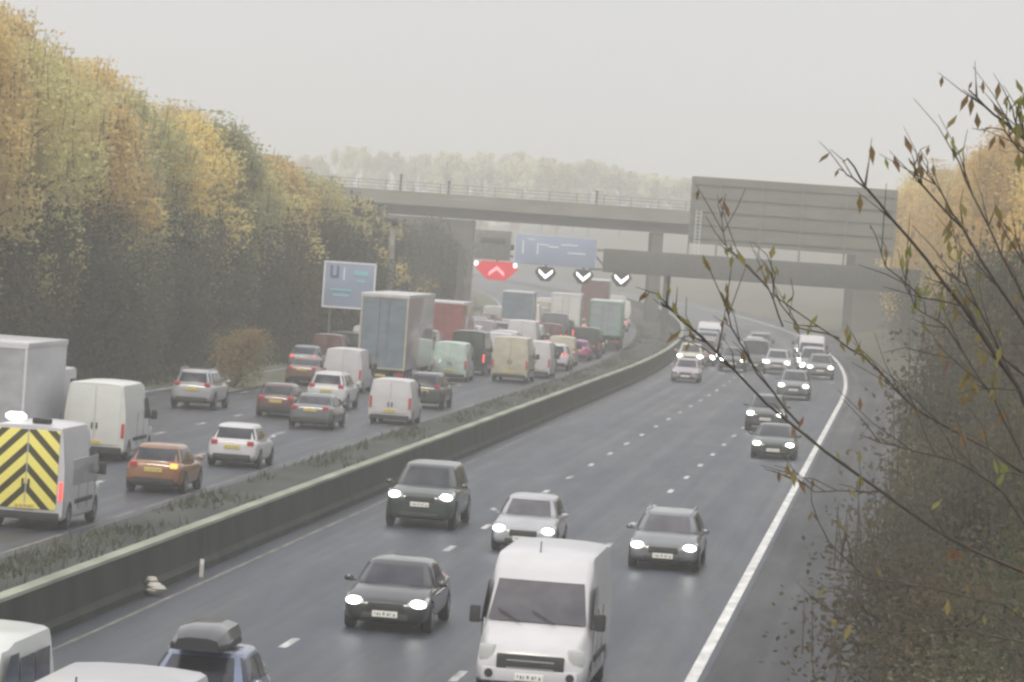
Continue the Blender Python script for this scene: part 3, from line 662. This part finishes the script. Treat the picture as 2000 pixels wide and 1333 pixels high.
gpart('walkway', 'steel_dark', lambda b: b.box(((X1+7.6-base)/2, 0, 6.85), (X1-7.6+base, 1.75, 2.1), .03))
gpart('truss_beam', 'steel', lambda b: (b.box(((X0-9)/2, 0, 7.4), (abs(X0+9), .5, .5)), b.box(((X0-9)/2, 0, 6.6), (abs(X0+9), .4, .2))))
for x in (X0, XM, X1-1): gpart('leg', 'steel_dark', lambda b: (b.box((x, 0, 3.4), (.6, .7, 6.8)), b.box((x, 0, .2), (1.1, 1.3, .4))), smooth=0)
def signback(b):
    b.box(((15.0+33.6)/2-base, .9, 11.9), (18.3, .12, 6.0))
sb = gpart('sign_board', 'sign_back', signback, smooth=0)
def rails_(b):
    for z in (9.4, 10.6, 11.8, 13.0, 14.2): b.box(((15.0+33.6)/2-base, .78, z), (18.0, .1, .09))
gpart('stiffener', 'steel_dark', rails_, sb, smooth=0)
for x in (15.1, 17.6, 21.4, 25, 29, 33.3): gpart('sign_post', 'steel', lambda b: b.box((x-base, .66, 11.0), (.16, .14, 7.7)), sb, smooth=0)
def ladder(b):
    b.box((15.6-base, .3, 9.9), (.05, .05, 4)); b.box((16.05-base, .3, 9.9), (.05, .05, 4))
    for i in range(12): b.box((15.82-base, .3, 8.1+.33*i), (.4, .04, .04))
gpart('ladder', 'sign_white', ladder, smooth=0)
# message sign and direction sign facing the camera
def board(nm, lab, x, z, w_, h, m, y=-1.0):
    o = empty(nm, place(GY, 0)+Vector((x-base, y, z))); o.parent = None; tag(o, lab, 'sign')
    mb = MB(); mb.box((0, 0, 0), (w_, .14, h), .02); mb.build('panel', m, o)
    return o
o = board('direction_sign', 'wide blue grey motorway sign above the lane signals', 3.3, 7.35, 7.2, 2.6, 'sign_pale')
def txt(o, rows, m='sign_white', y=-.085):
    mb = MB()
    for x, z, w_, h in rows: mb.box((x, y, z), (w_, .02, h))
    mb.build('lettering', m, o, smooth=0)
txt(o, [(-2.9, .2, .14, 1.2), (-1.6, .1, .14, 1.0), (-1.05, .5, .8, .12), (-.2, .35, .9, .14), (1.2, .6, 1.5, .12), (-2.2, .9, .6, .1), (1.9, -.1, 1.6, .12)])
mb = MB(); mb.box((0, .12, 0), (7.34, .08, 2.64)); mb.build('border', 'sign_white', o, smooth=0)
o = board('equipment_cabinet', 'dull grey board left of the blue grey motorway sign', -2.3, 7.5, 3.2, 2.6, 'steel')
mb = MB(); mb.box((0, -.1, .4), (2.2, .04, .5)); mb.build('vent', 'steel_dark', o)
SG = [(-1.8, 'red', 'red cross signal with white lamps, leftmost on the gantry'), (2.55, 'w', 'white arrow signal right beside the red cross signal'), (5.9, 'w', 'white arrow signal third from the left on the gantry'), (9.3, 'w', 'white arrow signal at the right end of the four gantry signals')]
for x, kd, lab in SG:
    o = empty('lane_signal', (x, GY-1.2, 5.25)); tag(o, lab, 'signal', 'lane signals hung on the gantry')
    W_, H_ = (3.8, 1.65) if kd == 'red' else (1.9, 1.25)
    mb = MB()
    mb.loft([[Vector((W_/2*a, y, H_/2*b)) for a, b in ((-1, .25), (-.7, 1), (.7, 1), (1, .25), (.75, -.35), (.4, -1), (-.4, -1), (-.75, -.35))] for y in (-.15, .15)])
    hs_ = mb.build('housing', 'signal_red' if kd == 'red' else 'signal_face', o, smooth=0)
    mb = MB(); s_ = -1 if kd == 'red' else 1
    a_ = .62 if kd == 'red' else .56; th = .32
    for q in (-1, 1):
        t0, t1 = (0, -.42), (a_*1.25, .28)
        pts = [(0, -.45), (q*a_*1.1, .12), (q*a_*1.1, .44), (0, -.1)]
        mb.add([(px_, -.19, s_*pz+(.02 if s_ > 0 else -.02)) for px_, pz in pts]+[(px_, -.16, s_*pz+(.02 if s_ > 0 else -.02)) for px_, pz in pts], [(0, 1, 2, 3), (7, 6, 5, 4), (0, 4, 5, 1), (1, 5, 6, 2), (2, 6, 7, 3)])
    mb.build('arrow', 'led_red' if kd == 'red' else 'led_white', o, smooth=0)
    if kd == 'red':
        for q in (-1, 1):
            mb = MB(); mb.ell((q*1.85 if q < 0 else 1.6, -.1, .55), (.2, .12, .26)); mb.build('lamp', 'led_white', o)
    mb = MB(); mb.box((0, .3, .9), (.2, .2, .9)); mb.build('bracket', 'steel_dark', o, smooth=0)

# ------------------------------------------------------------------ left verge: camera column and roadside sign
o = empty('camera_column', place(300, -21)); tag(o, 'tall pale column with a small dark camera at its top behind the roadside sign', 'column')
mb = MB(); mb.tube([(0, 0, -.3), (0, 0, 3), (0, 0, 8.6)], [.32, .3, .22], 10); mb.build('pole', 'concrete', o)
mb = MB(); mb.box((.1, -.1, 8.8), (.5, .7, .4), .08); mb.build('camera_head', 'trim', o)
o = empty('road_sign', (-10.4, 256, gh(-19.9, 256)-.1)); tag(o, 'pale blue roadside sign with white border by the left verge behind the tall lorry', 'sign')
mb = MB(); mb.box((0, 0, 4.9), (3.3, .1, 2.95), .03); pn = mb.build('panel', 'sign_pale', o)
txt(pn, [(-1.58, 4.9, .1, 2.9), (1.58, 4.9, .1, 2.9), (0, 6.3, 3.1, .1), (0, 3.5, 3.1, .1), (-.35, 5.6, .1, .8)], y=-.06)
mb = MB()
for x, z, w_, h in ((-1.15, 5.75, .16, .7), (-.95, 5.4, .4, .16), (-.75, 5.75, .16, .7)): mb.box((x, -.07, z), (w_, .04, h))
mb.build('symbol', 'blue', pn, smooth=0)
mb = MB()
for x, z, w_, h in ((.7, 5.7, .9, .3), (.7, 5.2, .5, .12), (-.5, 4.6, 1.3, .12), (-.5, 4.25, 1.0, .12)): mb.box((x, -.07, z), (w_, .03, h))
mb.build('lettering', 'sign_cyan', pn, smooth=0)
for x in (-1.1, 1.1):
    mb = MB(); mb.tube([(x, .12, -.3), (x, .12, 6.1)], .08, 8); mb.build('post', 'steel', o)

# ------------------------------------------------------------------ overbridge
BY = 450
bo = empty('overbridge', (0, BY, 0)); tag(bo, 'long flat concrete overbridge crossing the motorway in the haze', 'bridge')
def bpart(nm, m, fn, parent=bo, **k):
    mb = MB(); fn(mb); return mb.build(nm, m, parent, **k)
bpart('deck', 'bridge_concrete', lambda b: b.box((18, 6, 11.5), (96, 13, 1.0), .05), smooth=0)
bpart('girder', 'concrete_dark', lambda b: (b.box((18, 1.0, 10.45), (95, .8, 1.1)), b.box((18, 6, 10.45), (95, .8, 1.1)), b.box((18, 11, 10.45), (95, .8, 1.1))), smooth=0)
bpart('parapet', 'bridge_concrete', lambda b: (b.box((18, -.3, 12.0), (96, .3, 1.0)), b.box((18, 12.3, 12.0), (96, .3, 1.0))), smooth=0)
def rail(b):
    for z in (12.75, 13.15, 13.5): b.box((18, -.3, z), (96, .06, .06))
    for i in range(33): b.box((-30+3*i, -.3, 13.0), (.09, .09, 1.1))
bpart('railing', 'steel', rail, smooth=0)
for x in (-26, 52): bpart('abutment', 'concrete_dark', lambda b: b.box((x, 6, 4.6), (42 if x < 0 else 30, 12.6, 10.4), .05), smooth=0)
Xp = place(BY, -2.3).x
for yp in (1.5, 10): bpart('pier', 'concrete_dark', lambda b: b.box((Xp, yp, 4.9), (1.3, 1.2, 9.9), .1))
for x, h in ((-13.4, 2.0), (-8.1, 1.6), (8.2, 1.7), (25, 1.5)):
    o = empty('bridge_post', (x, BY+.6, 12.0)); tag(o, {-13.4: 'tall slim post at the left end of the bridge rail', -8.1: 'slim post second from the left on the bridge rail', 8.2: 'slim post above the blue sign on the bridge rail', 25: 'slim post on the bridge rail partly behind the big sign back'}[x], 'post', 'slim posts standing on the bridge')
    mb = MB(); mb.box((0, 0, h/2+.1), (.24, .24, h+.2)); mb.build('shaft', 'steel_dark', o); mb = MB(); mb.box((0, 0, h+.25), (.4, .4, .12)); mb.build('cap', 'steel_dark', o)

# ------------------------------------------------------------------ trees
def limb_pts(a, b, n, wob, rg):
    out = []
    for i in range(n+1):
        t = i/n; p = a.lerp(b, t)+Vector((rg.uniform(-1, 1), rg.uniform(-1, 1), rg.uniform(-.4, .4)))*wob*math.sin(PI*t); out.append(p)
    return out
def tree_meshes(seed, H=16, cr_=3.2, nl=12500, ls=.13, leaf='leaf_gold', bark='bark', base=.14, up=1.0, spiky=True, clumps=30):
    rg = random.Random(seed); tb = MB(); lb = MB()
    top = Vector((rg.uniform(-.8, .8), rg.uniform(-.8, .8), H*.93)); tp = limb_pts(Vector((0, 0, -.6)), top, 7, .35, rg)
    r0 = H*.013+.05; tb.tube(tp, [r0*(1-.9*i/7)+.02 for i in range(8)], 7)
    cs = []
    for i in range(clumps):
        t = base+(1-base)*((i+.5)/clumps)**.85; k = min(int(t*7), 6); st_ = tp[k].lerp(tp[k+1], t*7-k)
        prof = math.sin(PI*min(1, (t-base+.12)/(1.1-base)))**.6
        a = i*2.4+rg.uniform(-.5, .5); rr = cr_*prof*rg.uniform(.45, 1.0)
        e = st_+Vector((math.cos(a)*rr, math.sin(a)*rr, rr*.75*up+rg.uniform(0, 1))); e.z = min(e.z, H*rg.uniform(.93, 1.02))
        tb.tube(limb_pts(st_, e, 3, .25, rg), [r0*.32*(1.15-t)+.03, .045, .03, .012], 5, cap=False); cs.append((e, rg.uniform(.75, 1.35), t))
        if spiky:
            for q in range(3):
                s2 = e+Vector((rg.uniform(-.6, .6), rg.uniform(-.6, .6), 0)); tb.tube([s2-Vector((0, 0, .6)), s2+Vector((rg.uniform(-.3, .3), rg.uniform(-.3, .3), rg.uniform(.6, 1.6)))], [.03, .008], 4, cap=False)
    per = nl//len(cs)
    for e, cr2, t in cs:
        for j in range(per):
            gs = lambda q: max(-1.7*q, min(1.7*q, rg.gauss(0, q)))
            v_ = Vector((gs(.42), gs(.42), gs(.62)))*cr2*1.15
            p = e+v_+Vector((0, 0, -.25)); n = Vector((rg.gauss(0, 1), rg.gauss(0, 1), rg.gauss(0, 1)+.9)).normalized()
            a_ = n.orthogonal().normalized(); b_ = n.cross(a_); s_ = ls*rg.uniform(.6, 1.35); ro = rg.uniform(0, 6.28); c_, q_ = math.cos(ro), math.sin(ro)
            A = (a_*c_+b_*q_)*s_; B = (b_*c_-a_*q_)*s_*.55
            lb.add([p-A, p-B*.9, p+A, p+B], [(0, 1, 2, 3)])
    return tb, lb
class Species:
    def __init__(s, kw_list, name, tname='trunk'):
        s.vars = []; s.name = name
        for kw in kw_list: s.vars.append((kw, None))
        s.cache = {}
    def plant(s, i, loc, scale, rz, label, group, sz=None, leaf=None, cat='tree'):
        i = i % len(s.vars)
        if i not in s.cache:
            kw = s.vars[i][0]; tb, lb = tree_meshes(**kw); root = empty(s.name)
            t = tb.build('trunk', kw.get('bark', 'bark'), root, smooth=60, fix=False); c = lb.build('crown', kw['leaf'], root, smooth=0, fix=False); s.cache[i] = root; o = root
        else: o = copy_tree(s.cache[i])
        o.location = loc; o.scale = (scale, scale, sz or scale); o.rotation_euler = (0, 0, rz)
        if leaf:
            for ch in o.children:
                if ch.name.startswith('crown'): ch.material_slots[0].link = 'OBJECT'; ch.material_slots[0].material = M[leaf]
        tag(o, label, cat, group); return o
ORDN = ['first', 'second', 'third', 'fourth', 'fifth', 'sixth', 'seventh', 'eighth', 'ninth', 'tenth', 'eleventh', 'twelfth', 'thirteenth', 'fourteenth', 'fifteenth', 'sixteenth', 'seventeenth', 'eighteenth', 'nineteenth', 'twentieth']
ORDN += ['twenty-'+x for x in ORDN[:9]] + ['thirtieth'] + ['thirty-'+x for x in ORDN[:9]]+['fortieth']+['forty-'+x for x in ORDN[:9]]
sp = Species([dict(seed=1, leaf='leaf_gold'), dict(seed=2, leaf='leaf_yellow'), dict(seed=3, leaf='leaf_gold', cr_=2.8), dict(seed=4, leaf='leaf_olive', cr_=3.5), dict(seed=5, leaf='leaf_yellow', H=15.5)], 'roadside_tree')
def lh(Y): return 18.6-6.6*min(1, max(0, (Y-196)/110))   # height of the tops above the road
rt_ = random.Random(5)
cname = {'leaf_gold': 'golden', 'leaf_yellow': 'yellow green', 'leaf_olive': 'olive green', 'leaf_bright': 'bright orange yellow', 'leaf_hazed': 'haze-paled straw'}
rows = [('front', -26.5, 4.6, 0), ('middle', -31.5, 5.2, .8), ('back', -37.5, 6.0, 1.4)]
for rn, d0, stp, zo in rows:
    Y = 168 + rt_.uniform(0, 3)-(12 if rn != 'front' else 0); k = 0
    while Y < (365 if rn == 'front' else 425) and k < 48:
        d = d0+rt_.uniform(-1.3, 1.3); h = lh(Y)+rt_.uniform(-1.5, .7)+zo-gh(d, Y)-max(0, min(6.5, (Y-300)*.16)); i = rt_.choice((0, 1, 1, 2, 3, 4))
        if rn == 'front': h *= rt_.uniform(.8, .97)
        lf = rt_.choice(('leaf_gold', 'leaf_gold', 'leaf_yellow')) if Y < 215 or rn != 'front' else rt_.choice(('leaf_yellow', 'leaf_olive', 'leaf_yellow', 'leaf_gold'))
        sp.plant(i, place(Y, d, gh(d, Y)-.1), rt_.uniform(.95, 1.15), rt_.uniform(0, 6), '%s tree, %s along the %s row on the left bank' % (cname[lf], ORDN[k], rn), 'trees on the left bank', sz=h/16, leaf=lf)
        Y += stp*rt_.uniform(.8, 1.25); k += 1
# understorey bushes on the left bank, coloured dark as shade below the crowns
sh = Species([dict(seed=21, H=5, cr_=2.4, nl=5600, ls=.12, leaf='leaf_dark', base=.02, clumps=26, spiky=False, up=.6, bark='bark_dark'), dict(seed=22, H=5, cr_=2.1, nl=5200, ls=.12, leaf='leaf_brown', base=.02, clumps=24, spiky=False, up=.8, bark='bark_dark')], 'shrub')
Y = 160; k = 0
while Y < 400:
    d = rt_.uniform(-25.5, -23.2); lf = rt_.choice(('leaf_dark', 'leaf_dark', 'leaf_dark', 'leaf_brown')); s_ = rt_.uniform(.8, 1.3)
    sh.plant(rt_.randrange(2), place(Y, d, gh(d, Y)-.2), s_, rt_.uniform(0, 6), '%s shrub coloured as shade, %s along the thicket under the left trees' % ({'leaf_dark': 'dark green', 'leaf_brown': 'dull brown'}[lf], ORDN[k]), 'shrubs under the left bank trees', sz=s_*rt_.uniform(.9, 1.4), leaf=lf, cat='shrub')
    Y += rt_.uniform(4.2, 6.8); k += 1
strip('grass_island', -18.6, -15.9, .06, 'verge', ya=194, yb=234, st=4)
sh.plant(1, place(203, -16.7, .05), .66, 1, 'reddish brown shrub on the narrow grass island left of the dusky red car', 'shrubs on the left verge', sz=.52, leaf='leaf_rust', cat='shrub')
# hillside trees beyond the bridge
hs = Species([dict(seed=41, H=17, cr_=6, nl=4200, ls=.5, leaf='leaf_yellow', clumps=26, spiky=False), dict(seed=42, H=15, cr_=5.5, nl=4200, ls=.5, leaf='leaf_olive', clumps=26, spiky=False)], 'hillside_tree')
k = 0
for row, Yr in enumerate((1150, 1240)):
    x = -150+row*4
    while x < 200:
        t = (x+45)/125; top = 31 - 7*abs(t-.35)+(1 if row else 0) if t < 1.3 else 24
        top += rt_.uniform(-1.5, 1.0); z0 = gh(x-xb(Yr), Yr)
        if abs(x-xb(Yr)+3) < 20 and row == 0: x += 7; continue
        i = rt_.randrange(2); lf = rt_.choice(('leaf_hazed', 'leaf_hazed', 'leaf_yellow'))
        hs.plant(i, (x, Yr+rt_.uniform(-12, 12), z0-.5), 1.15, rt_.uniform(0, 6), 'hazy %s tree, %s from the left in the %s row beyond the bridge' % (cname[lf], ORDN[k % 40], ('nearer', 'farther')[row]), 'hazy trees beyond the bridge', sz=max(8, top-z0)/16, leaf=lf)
        x += rt_.uniform(8, 13); k += 1
    k = 0
# right bank trees
k = 0; Y = 178
while Y < 436:
    for d in (23.5, 29.5):
        lf = 'leaf_bright' if Y < 290 else rt_.choice(('leaf_bright', 'leaf_gold', 'leaf_gold')); dd = d+rt_.uniform(-1, 1)+(1.5 if Y < 250 else 0)
        h = (14.5 if Y < 220 else 17.2)+rt_.uniform(-1.5, .8) + (0 if d < 25 else 1)
        sp.plant(rt_.randrange(5), place(Y, dd, gh(dd, Y)-.1), 1.1, rt_.uniform(0, 6), '%s tree, %s along the %s row on the right bank' % (cname[lf], ORDN[k], 'inner' if d < 25 else 'outer'), 'trees on the right bank', sz=(h-gh(dd, Y))/16, leaf=lf)
    Y += rt_.uniform(5.5, 8); k += 1
# dense verge thicket on the right
vs = Species([dict(seed=61, H=5, cr_=2.0, nl=3900, ls=.095, leaf='leaf_brown', base=.02, clumps=24, up=.9, bark='bark_dark'), dict(seed=62, H=5, cr_=1.9, nl=3600, ls=.095, leaf='leaf_dark', base=.02, clumps=26, up=1.0, bark='bark_dark'), dict(seed=63, H=5.4, cr_=1.7, nl=2600, ls=.085, leaf='leaf_olive', base=.02, clumps=26, up=1.2, bark='bark')], 'verge_shrub')
TH = [(74, 16.9, 3.2), (77, 18.6, 4.2), (81, 16.9, 3.4), (84, 19, 4.6), (88, 17.2, 3.7), (91, 19.6, 5.0), (96, 17.6, 4.2), (98, 20.5, 5.8), (104, 18.0, 4.8), (109, 20.6, 6.2), (114, 18.4, 5.2), (121, 20.3, 6.6), (128, 18.8, 6.0), (136, 20.9, 7.4), (144, 19.3, 6.8), (153, 21.4, 6.4), (163, 19.8, 5.6), (173, 22, 6.6), (185, 20.5, 7), (198, 21.8, 8), (212, 20.6, 6.8), (228, 21.2, 7.8), (245, 20.6, 7), (264, 20.8, 6.2), (285, 20.2, 5.5), (308, 20.6, 6.4), (330, 20.4, 5.5), (352, 20.5, 6.5), (376, 20.5, 6.0)]
for k, (Y, d, h) in enumerate(TH):
    lf = rt_.choice(('leaf_brown', 'leaf_dark', 'leaf_moss', 'leaf_brown'))
    s_ = max(.85, h/5.2)
    vs.plant(k, place(Y, d, gh(d, Y)-.1), s_*.95, rt_.uniform(0, 6), '%s shrub, %s along the thicket on the right verge' % ({'leaf_dark': 'dark green', 'leaf_brown': 'reddish brown', 'leaf_moss': 'mossy green'}[lf], ORDN[k]), 'shrubs on the right verge', sz=h/5, leaf=lf, cat='shrub')

# ------------------------------------------------------------------ the near tree whose twigs reach in from the right
def nearp(px_, py_, D):   # authoring aid: where a twig tip stands in the world at distance D
    d_ = fwd*8000+r2*(px_-1000)-u2*(py_-666.5); return Vector((0, 0, CAM_H))+d_*(D/d_.y)
nt_ = empty('overhanging_tree', (6.6, 31, -.1)); tag(nt_, 'leggy near tree with thin dark twigs and sparse leaves reaching in from the right', 'tree')
inv = Matrix.Translation(-nt_.location)
TW = [ # polyline in the photo's frame, distance from, to, radius in m
 ([(2230, 1500), (2080, 980), (1990, 760), (1880, 600), (1770, 460), (1690, 365), (1655, 310)], 31, 29.5, .024),
 ([(1700, 375), (1665, 350), (1638, 330)], 29.6, 29.4, .008),
 ([(2150, 1250), (2000, 1120), (1850, 1050), (1720, 960), (1610, 880), (1500, 790), (1400, 690), (1330, 625), (1290, 590)], 31.5, 29, .018),
 ([(2200, 1180), (2060, 960), (1930, 880), (1790, 800), (1690, 700), (1600, 640), (1530, 590)], 32, 30.5, .012),
 ([(1560, 830), (1480, 730), (1430, 640), (1408, 570)], 29.8, 29.4, .009),
 ([(1530, 640), (1500, 560), (1420, 480), (1402, 400)], 30.5, 30.2, .006),
 ([(1640, 660), (1560, 640), (1510, 570), (1515, 520)], 30.7, 30.4, .006),
 ([(2120, 800), (1990, 620), (1880, 450), (1800, 360), (1775, 310)], 30, 29, .014),
 ([(1900, 480), (1840, 380), (1800, 325)], 29.4, 29, .008),
 ([(2300, 640), (2100, 380), (2000, 270), (1940, 225), (1892, 176)], 29, 28.4, .02),
 ([(2200, 420), (2040, 300), (1985, 240), (1972, 205)], 29, 28.5, .014),
 ([(2050, 400), (2000, 300), (1960, 255), (1925, 250)], 28.6, 28.5, .009),
 ([(2220, 1200), (2100, 820), (1990, 560), (1900, 380), (1860, 290)], 30.5, 30, .015),
 ([(2060, 780), (1960, 700), (1890, 560), (1830, 520)], 30.5, 30.1, .01),
 ([(2100, 1180), (1960, 960), (1870, 900), (1740, 870), (1680, 850)], 30.6, 30.1, .012),
 ([(1720, 960), (1660, 960), (1590, 960), (1540, 925)], 29.8, 29.6, .006),
 ([(2150, 1320), (1960, 1180), (1820, 1150), (1690, 1130), (1620, 1060), (1585, 1000)], 30.6, 30, .01),
 ([(2200, 1400), (2020, 1260), (1880, 1230), (1760, 1240), (1640, 1210), (1590, 1170)], 30.3, 29.8, .01),
 ([(2200, 1000), (2060, 700), (2000, 520), (1950, 430)], 30, 29.6, .012),
 ([(1880, 600), (1800, 580), (1730, 520), (1700, 440)], 30.1, 29.8, .007),
 ([(1990, 760), (1930, 760), (1860, 700), (1800, 690)], 30.4, 30, .008),
 ([(2150, 1050), (2000, 900), (1940, 780), (1850, 640), (1790, 600), (1760, 540)], 30.8, 30.3, .01),
]
tk = [Vector((6.9, 31, -.3)), Vector((6.7, 31.2, 2)), Vector((6.1, 31, 4.5)), Vector((5.9, 30.8, 7.0)), Vector((6.0, 30.5, 9.5))]
mb = MB(); mb.tube(tk, [.2, .16, .12, .09, .05], 10); mb.tube([tk[1], Vector((5.6, 31.3, 3.2)), nearp(2230, 1500, 31)], [.11, .08, .05], 8)
o = mb.build('trunk', 'bark_dark', nt_, fix=False); o.matrix_parent_inverse = inv
lf1 = MB(); rr_ = random.Random(3)
def near_leaf(mbx, p, s_):
    dr = Vector((rr_.gauss(0, .35), rr_.gauss(0, .35), rr_.choice((-1, -1, 1))*rr_.uniform(.6, 1))).normalized(); sd_ = Vector((rr_.uniform(.6, 1), rr_.uniform(-.6, .6), 0)).normalized()
    L_ = s_*rr_.uniform(.7, 1.4); W2 = L_*.18; c_ = Vector((0, rr_.uniform(-.02, .02), 0))
    mbx.add([p, p+dr*L_*.45+sd_*W2+c_, p+dr*L_, p+dr*L_*.45-sd_*W2+c_], [(0, 1, 2, 3)])
for pts, d0, d1, r_ in TW:
    n = len(pts); P_ = [nearp(x, y, d0+(d1-d0)*i/(n-1)) for i, (x, y) in enumerate(pts)]
    Q = []
    for i in range(n-1):
        for j in range(3):
            t = j/3; q = P_[i].lerp(P_[i+1], t); q += Vector((rr_.uniform(-1, 1), rr_.uniform(-1, 1), rr_.uniform(-1, 1)))*.008; Q.append(q)
    Q.append(P_[-1]); m_ = len(Q)
    mb = MB(); mb.tube(Q, [r_*.8*(1-.8*i/(m_-1))+.002 for i in range(m_)], 6)
    for i in range(2, m_-1):
        for rep in range(2):
            if rr_.random() < .5:
                g0 = Q[i]; dirn = (Q[i+1]-Q[i-1]).normalized(); e = g0+(dirn*rr_.uniform(.15, .5)+Vector((rr_.uniform(-.25, .2), rr_.uniform(-.2, .2), rr_.uniform(-.12, .35))))*rr_.uniform(.5, 1.1)
                mid = g0.lerp(e, .5)+Vector((rr_.uniform(-.03, .03), 0, rr_.uniform(-.02, .05))); mb.tube([g0, mid, e], [r_*.35+.0015, .0035, .0018], 4)
                zlow = (8.6-e.z)
                for q in range(rr_.choice((0, 0, 1, 1, 2)) if e.x < 2.9 else rr_.choice((0, 1, 2, 4))):
                    near_leaf(lf1, mid.lerp(e, rr_.random()), .11)
    o = mb.build('branch', 'bark_dark', nt_, smooth=60, fix=False); o.matrix_parent_inverse = inv
    tip = Q[-1]
    near_leaf(lf1, tip, .07)
o = lf1.build('foliage', 'leaf_sparse', nt_, smooth=0, fix=False); o.matrix_parent_inverse = inv

# near thicket under those twigs, rooted on the embankment below the camera
ns = Species([dict(seed=71, H=5, cr_=1.5, nl=5200, ls=.045, leaf='leaf_brown', base=.05, clumps=34, up=.9, bark='bark_dark', spiky=False), dict(seed=72, H=5, cr_=1.4, nl=4200, ls=.045, leaf='leaf_pale', base=.05, clumps=34, up=1.0, bark='bark_dark', spiky=False)], 'sapling')
for k, (x, y, h, lf, lab) in enumerate([(5.35, 44, 3.9, 'leaf_brown', 'brown leaved sapling lowest at the bottom right corner'), (6.6, 47, 5.2, 'leaf_dark', 'dark green sapling at the right edge below the long twigs'), (6.1, 52, 3.4, 'leaf_pale', 'low sapling with pale seed heads among the dark shrubs at lower right'),
        (7.4, 56, 6.0, 'leaf_moss', 'mossy green sapling at the right edge halfway up'), (6.9, 60, 4.0, 'leaf_brown', 'brown leaved sapling just beyond the pale seed heads')]):
    ns.plant(k, (x, y, -.2), .95, k*1.3, lab, 'saplings at the near right', sz=h/5, leaf=lf)

# ------------------------------------------------------------------ haze
mb = MB(); mb.box((0, 1350, 18.5), (3600, 3340, 40)); hz_ = mb.build('haze', None or 'litter', smooth=0); hz_['kind'] = 'stuff'; hz_['label'] = 'pale morning haze filling the air'
hm = bpy.data.materials.new('haze_air'); hm.use_nodes = True; t = hm.node_tree; t.nodes.clear(); ou = t.nodes.new('ShaderNodeOutputMaterial'); pv = t.nodes.new('ShaderNodeVolumePrincipled')
pv.inputs['Color'].default_value = (.988, .984, .955, 1); pv.inputs['Density'].default_value = .00108; pv.inputs['Anisotropy'].default_value = .2
t.links.new(pv.outputs[0], ou.inputs['Volume']); hz_.data.materials.clear(); hz_.data.materials.append(hm)
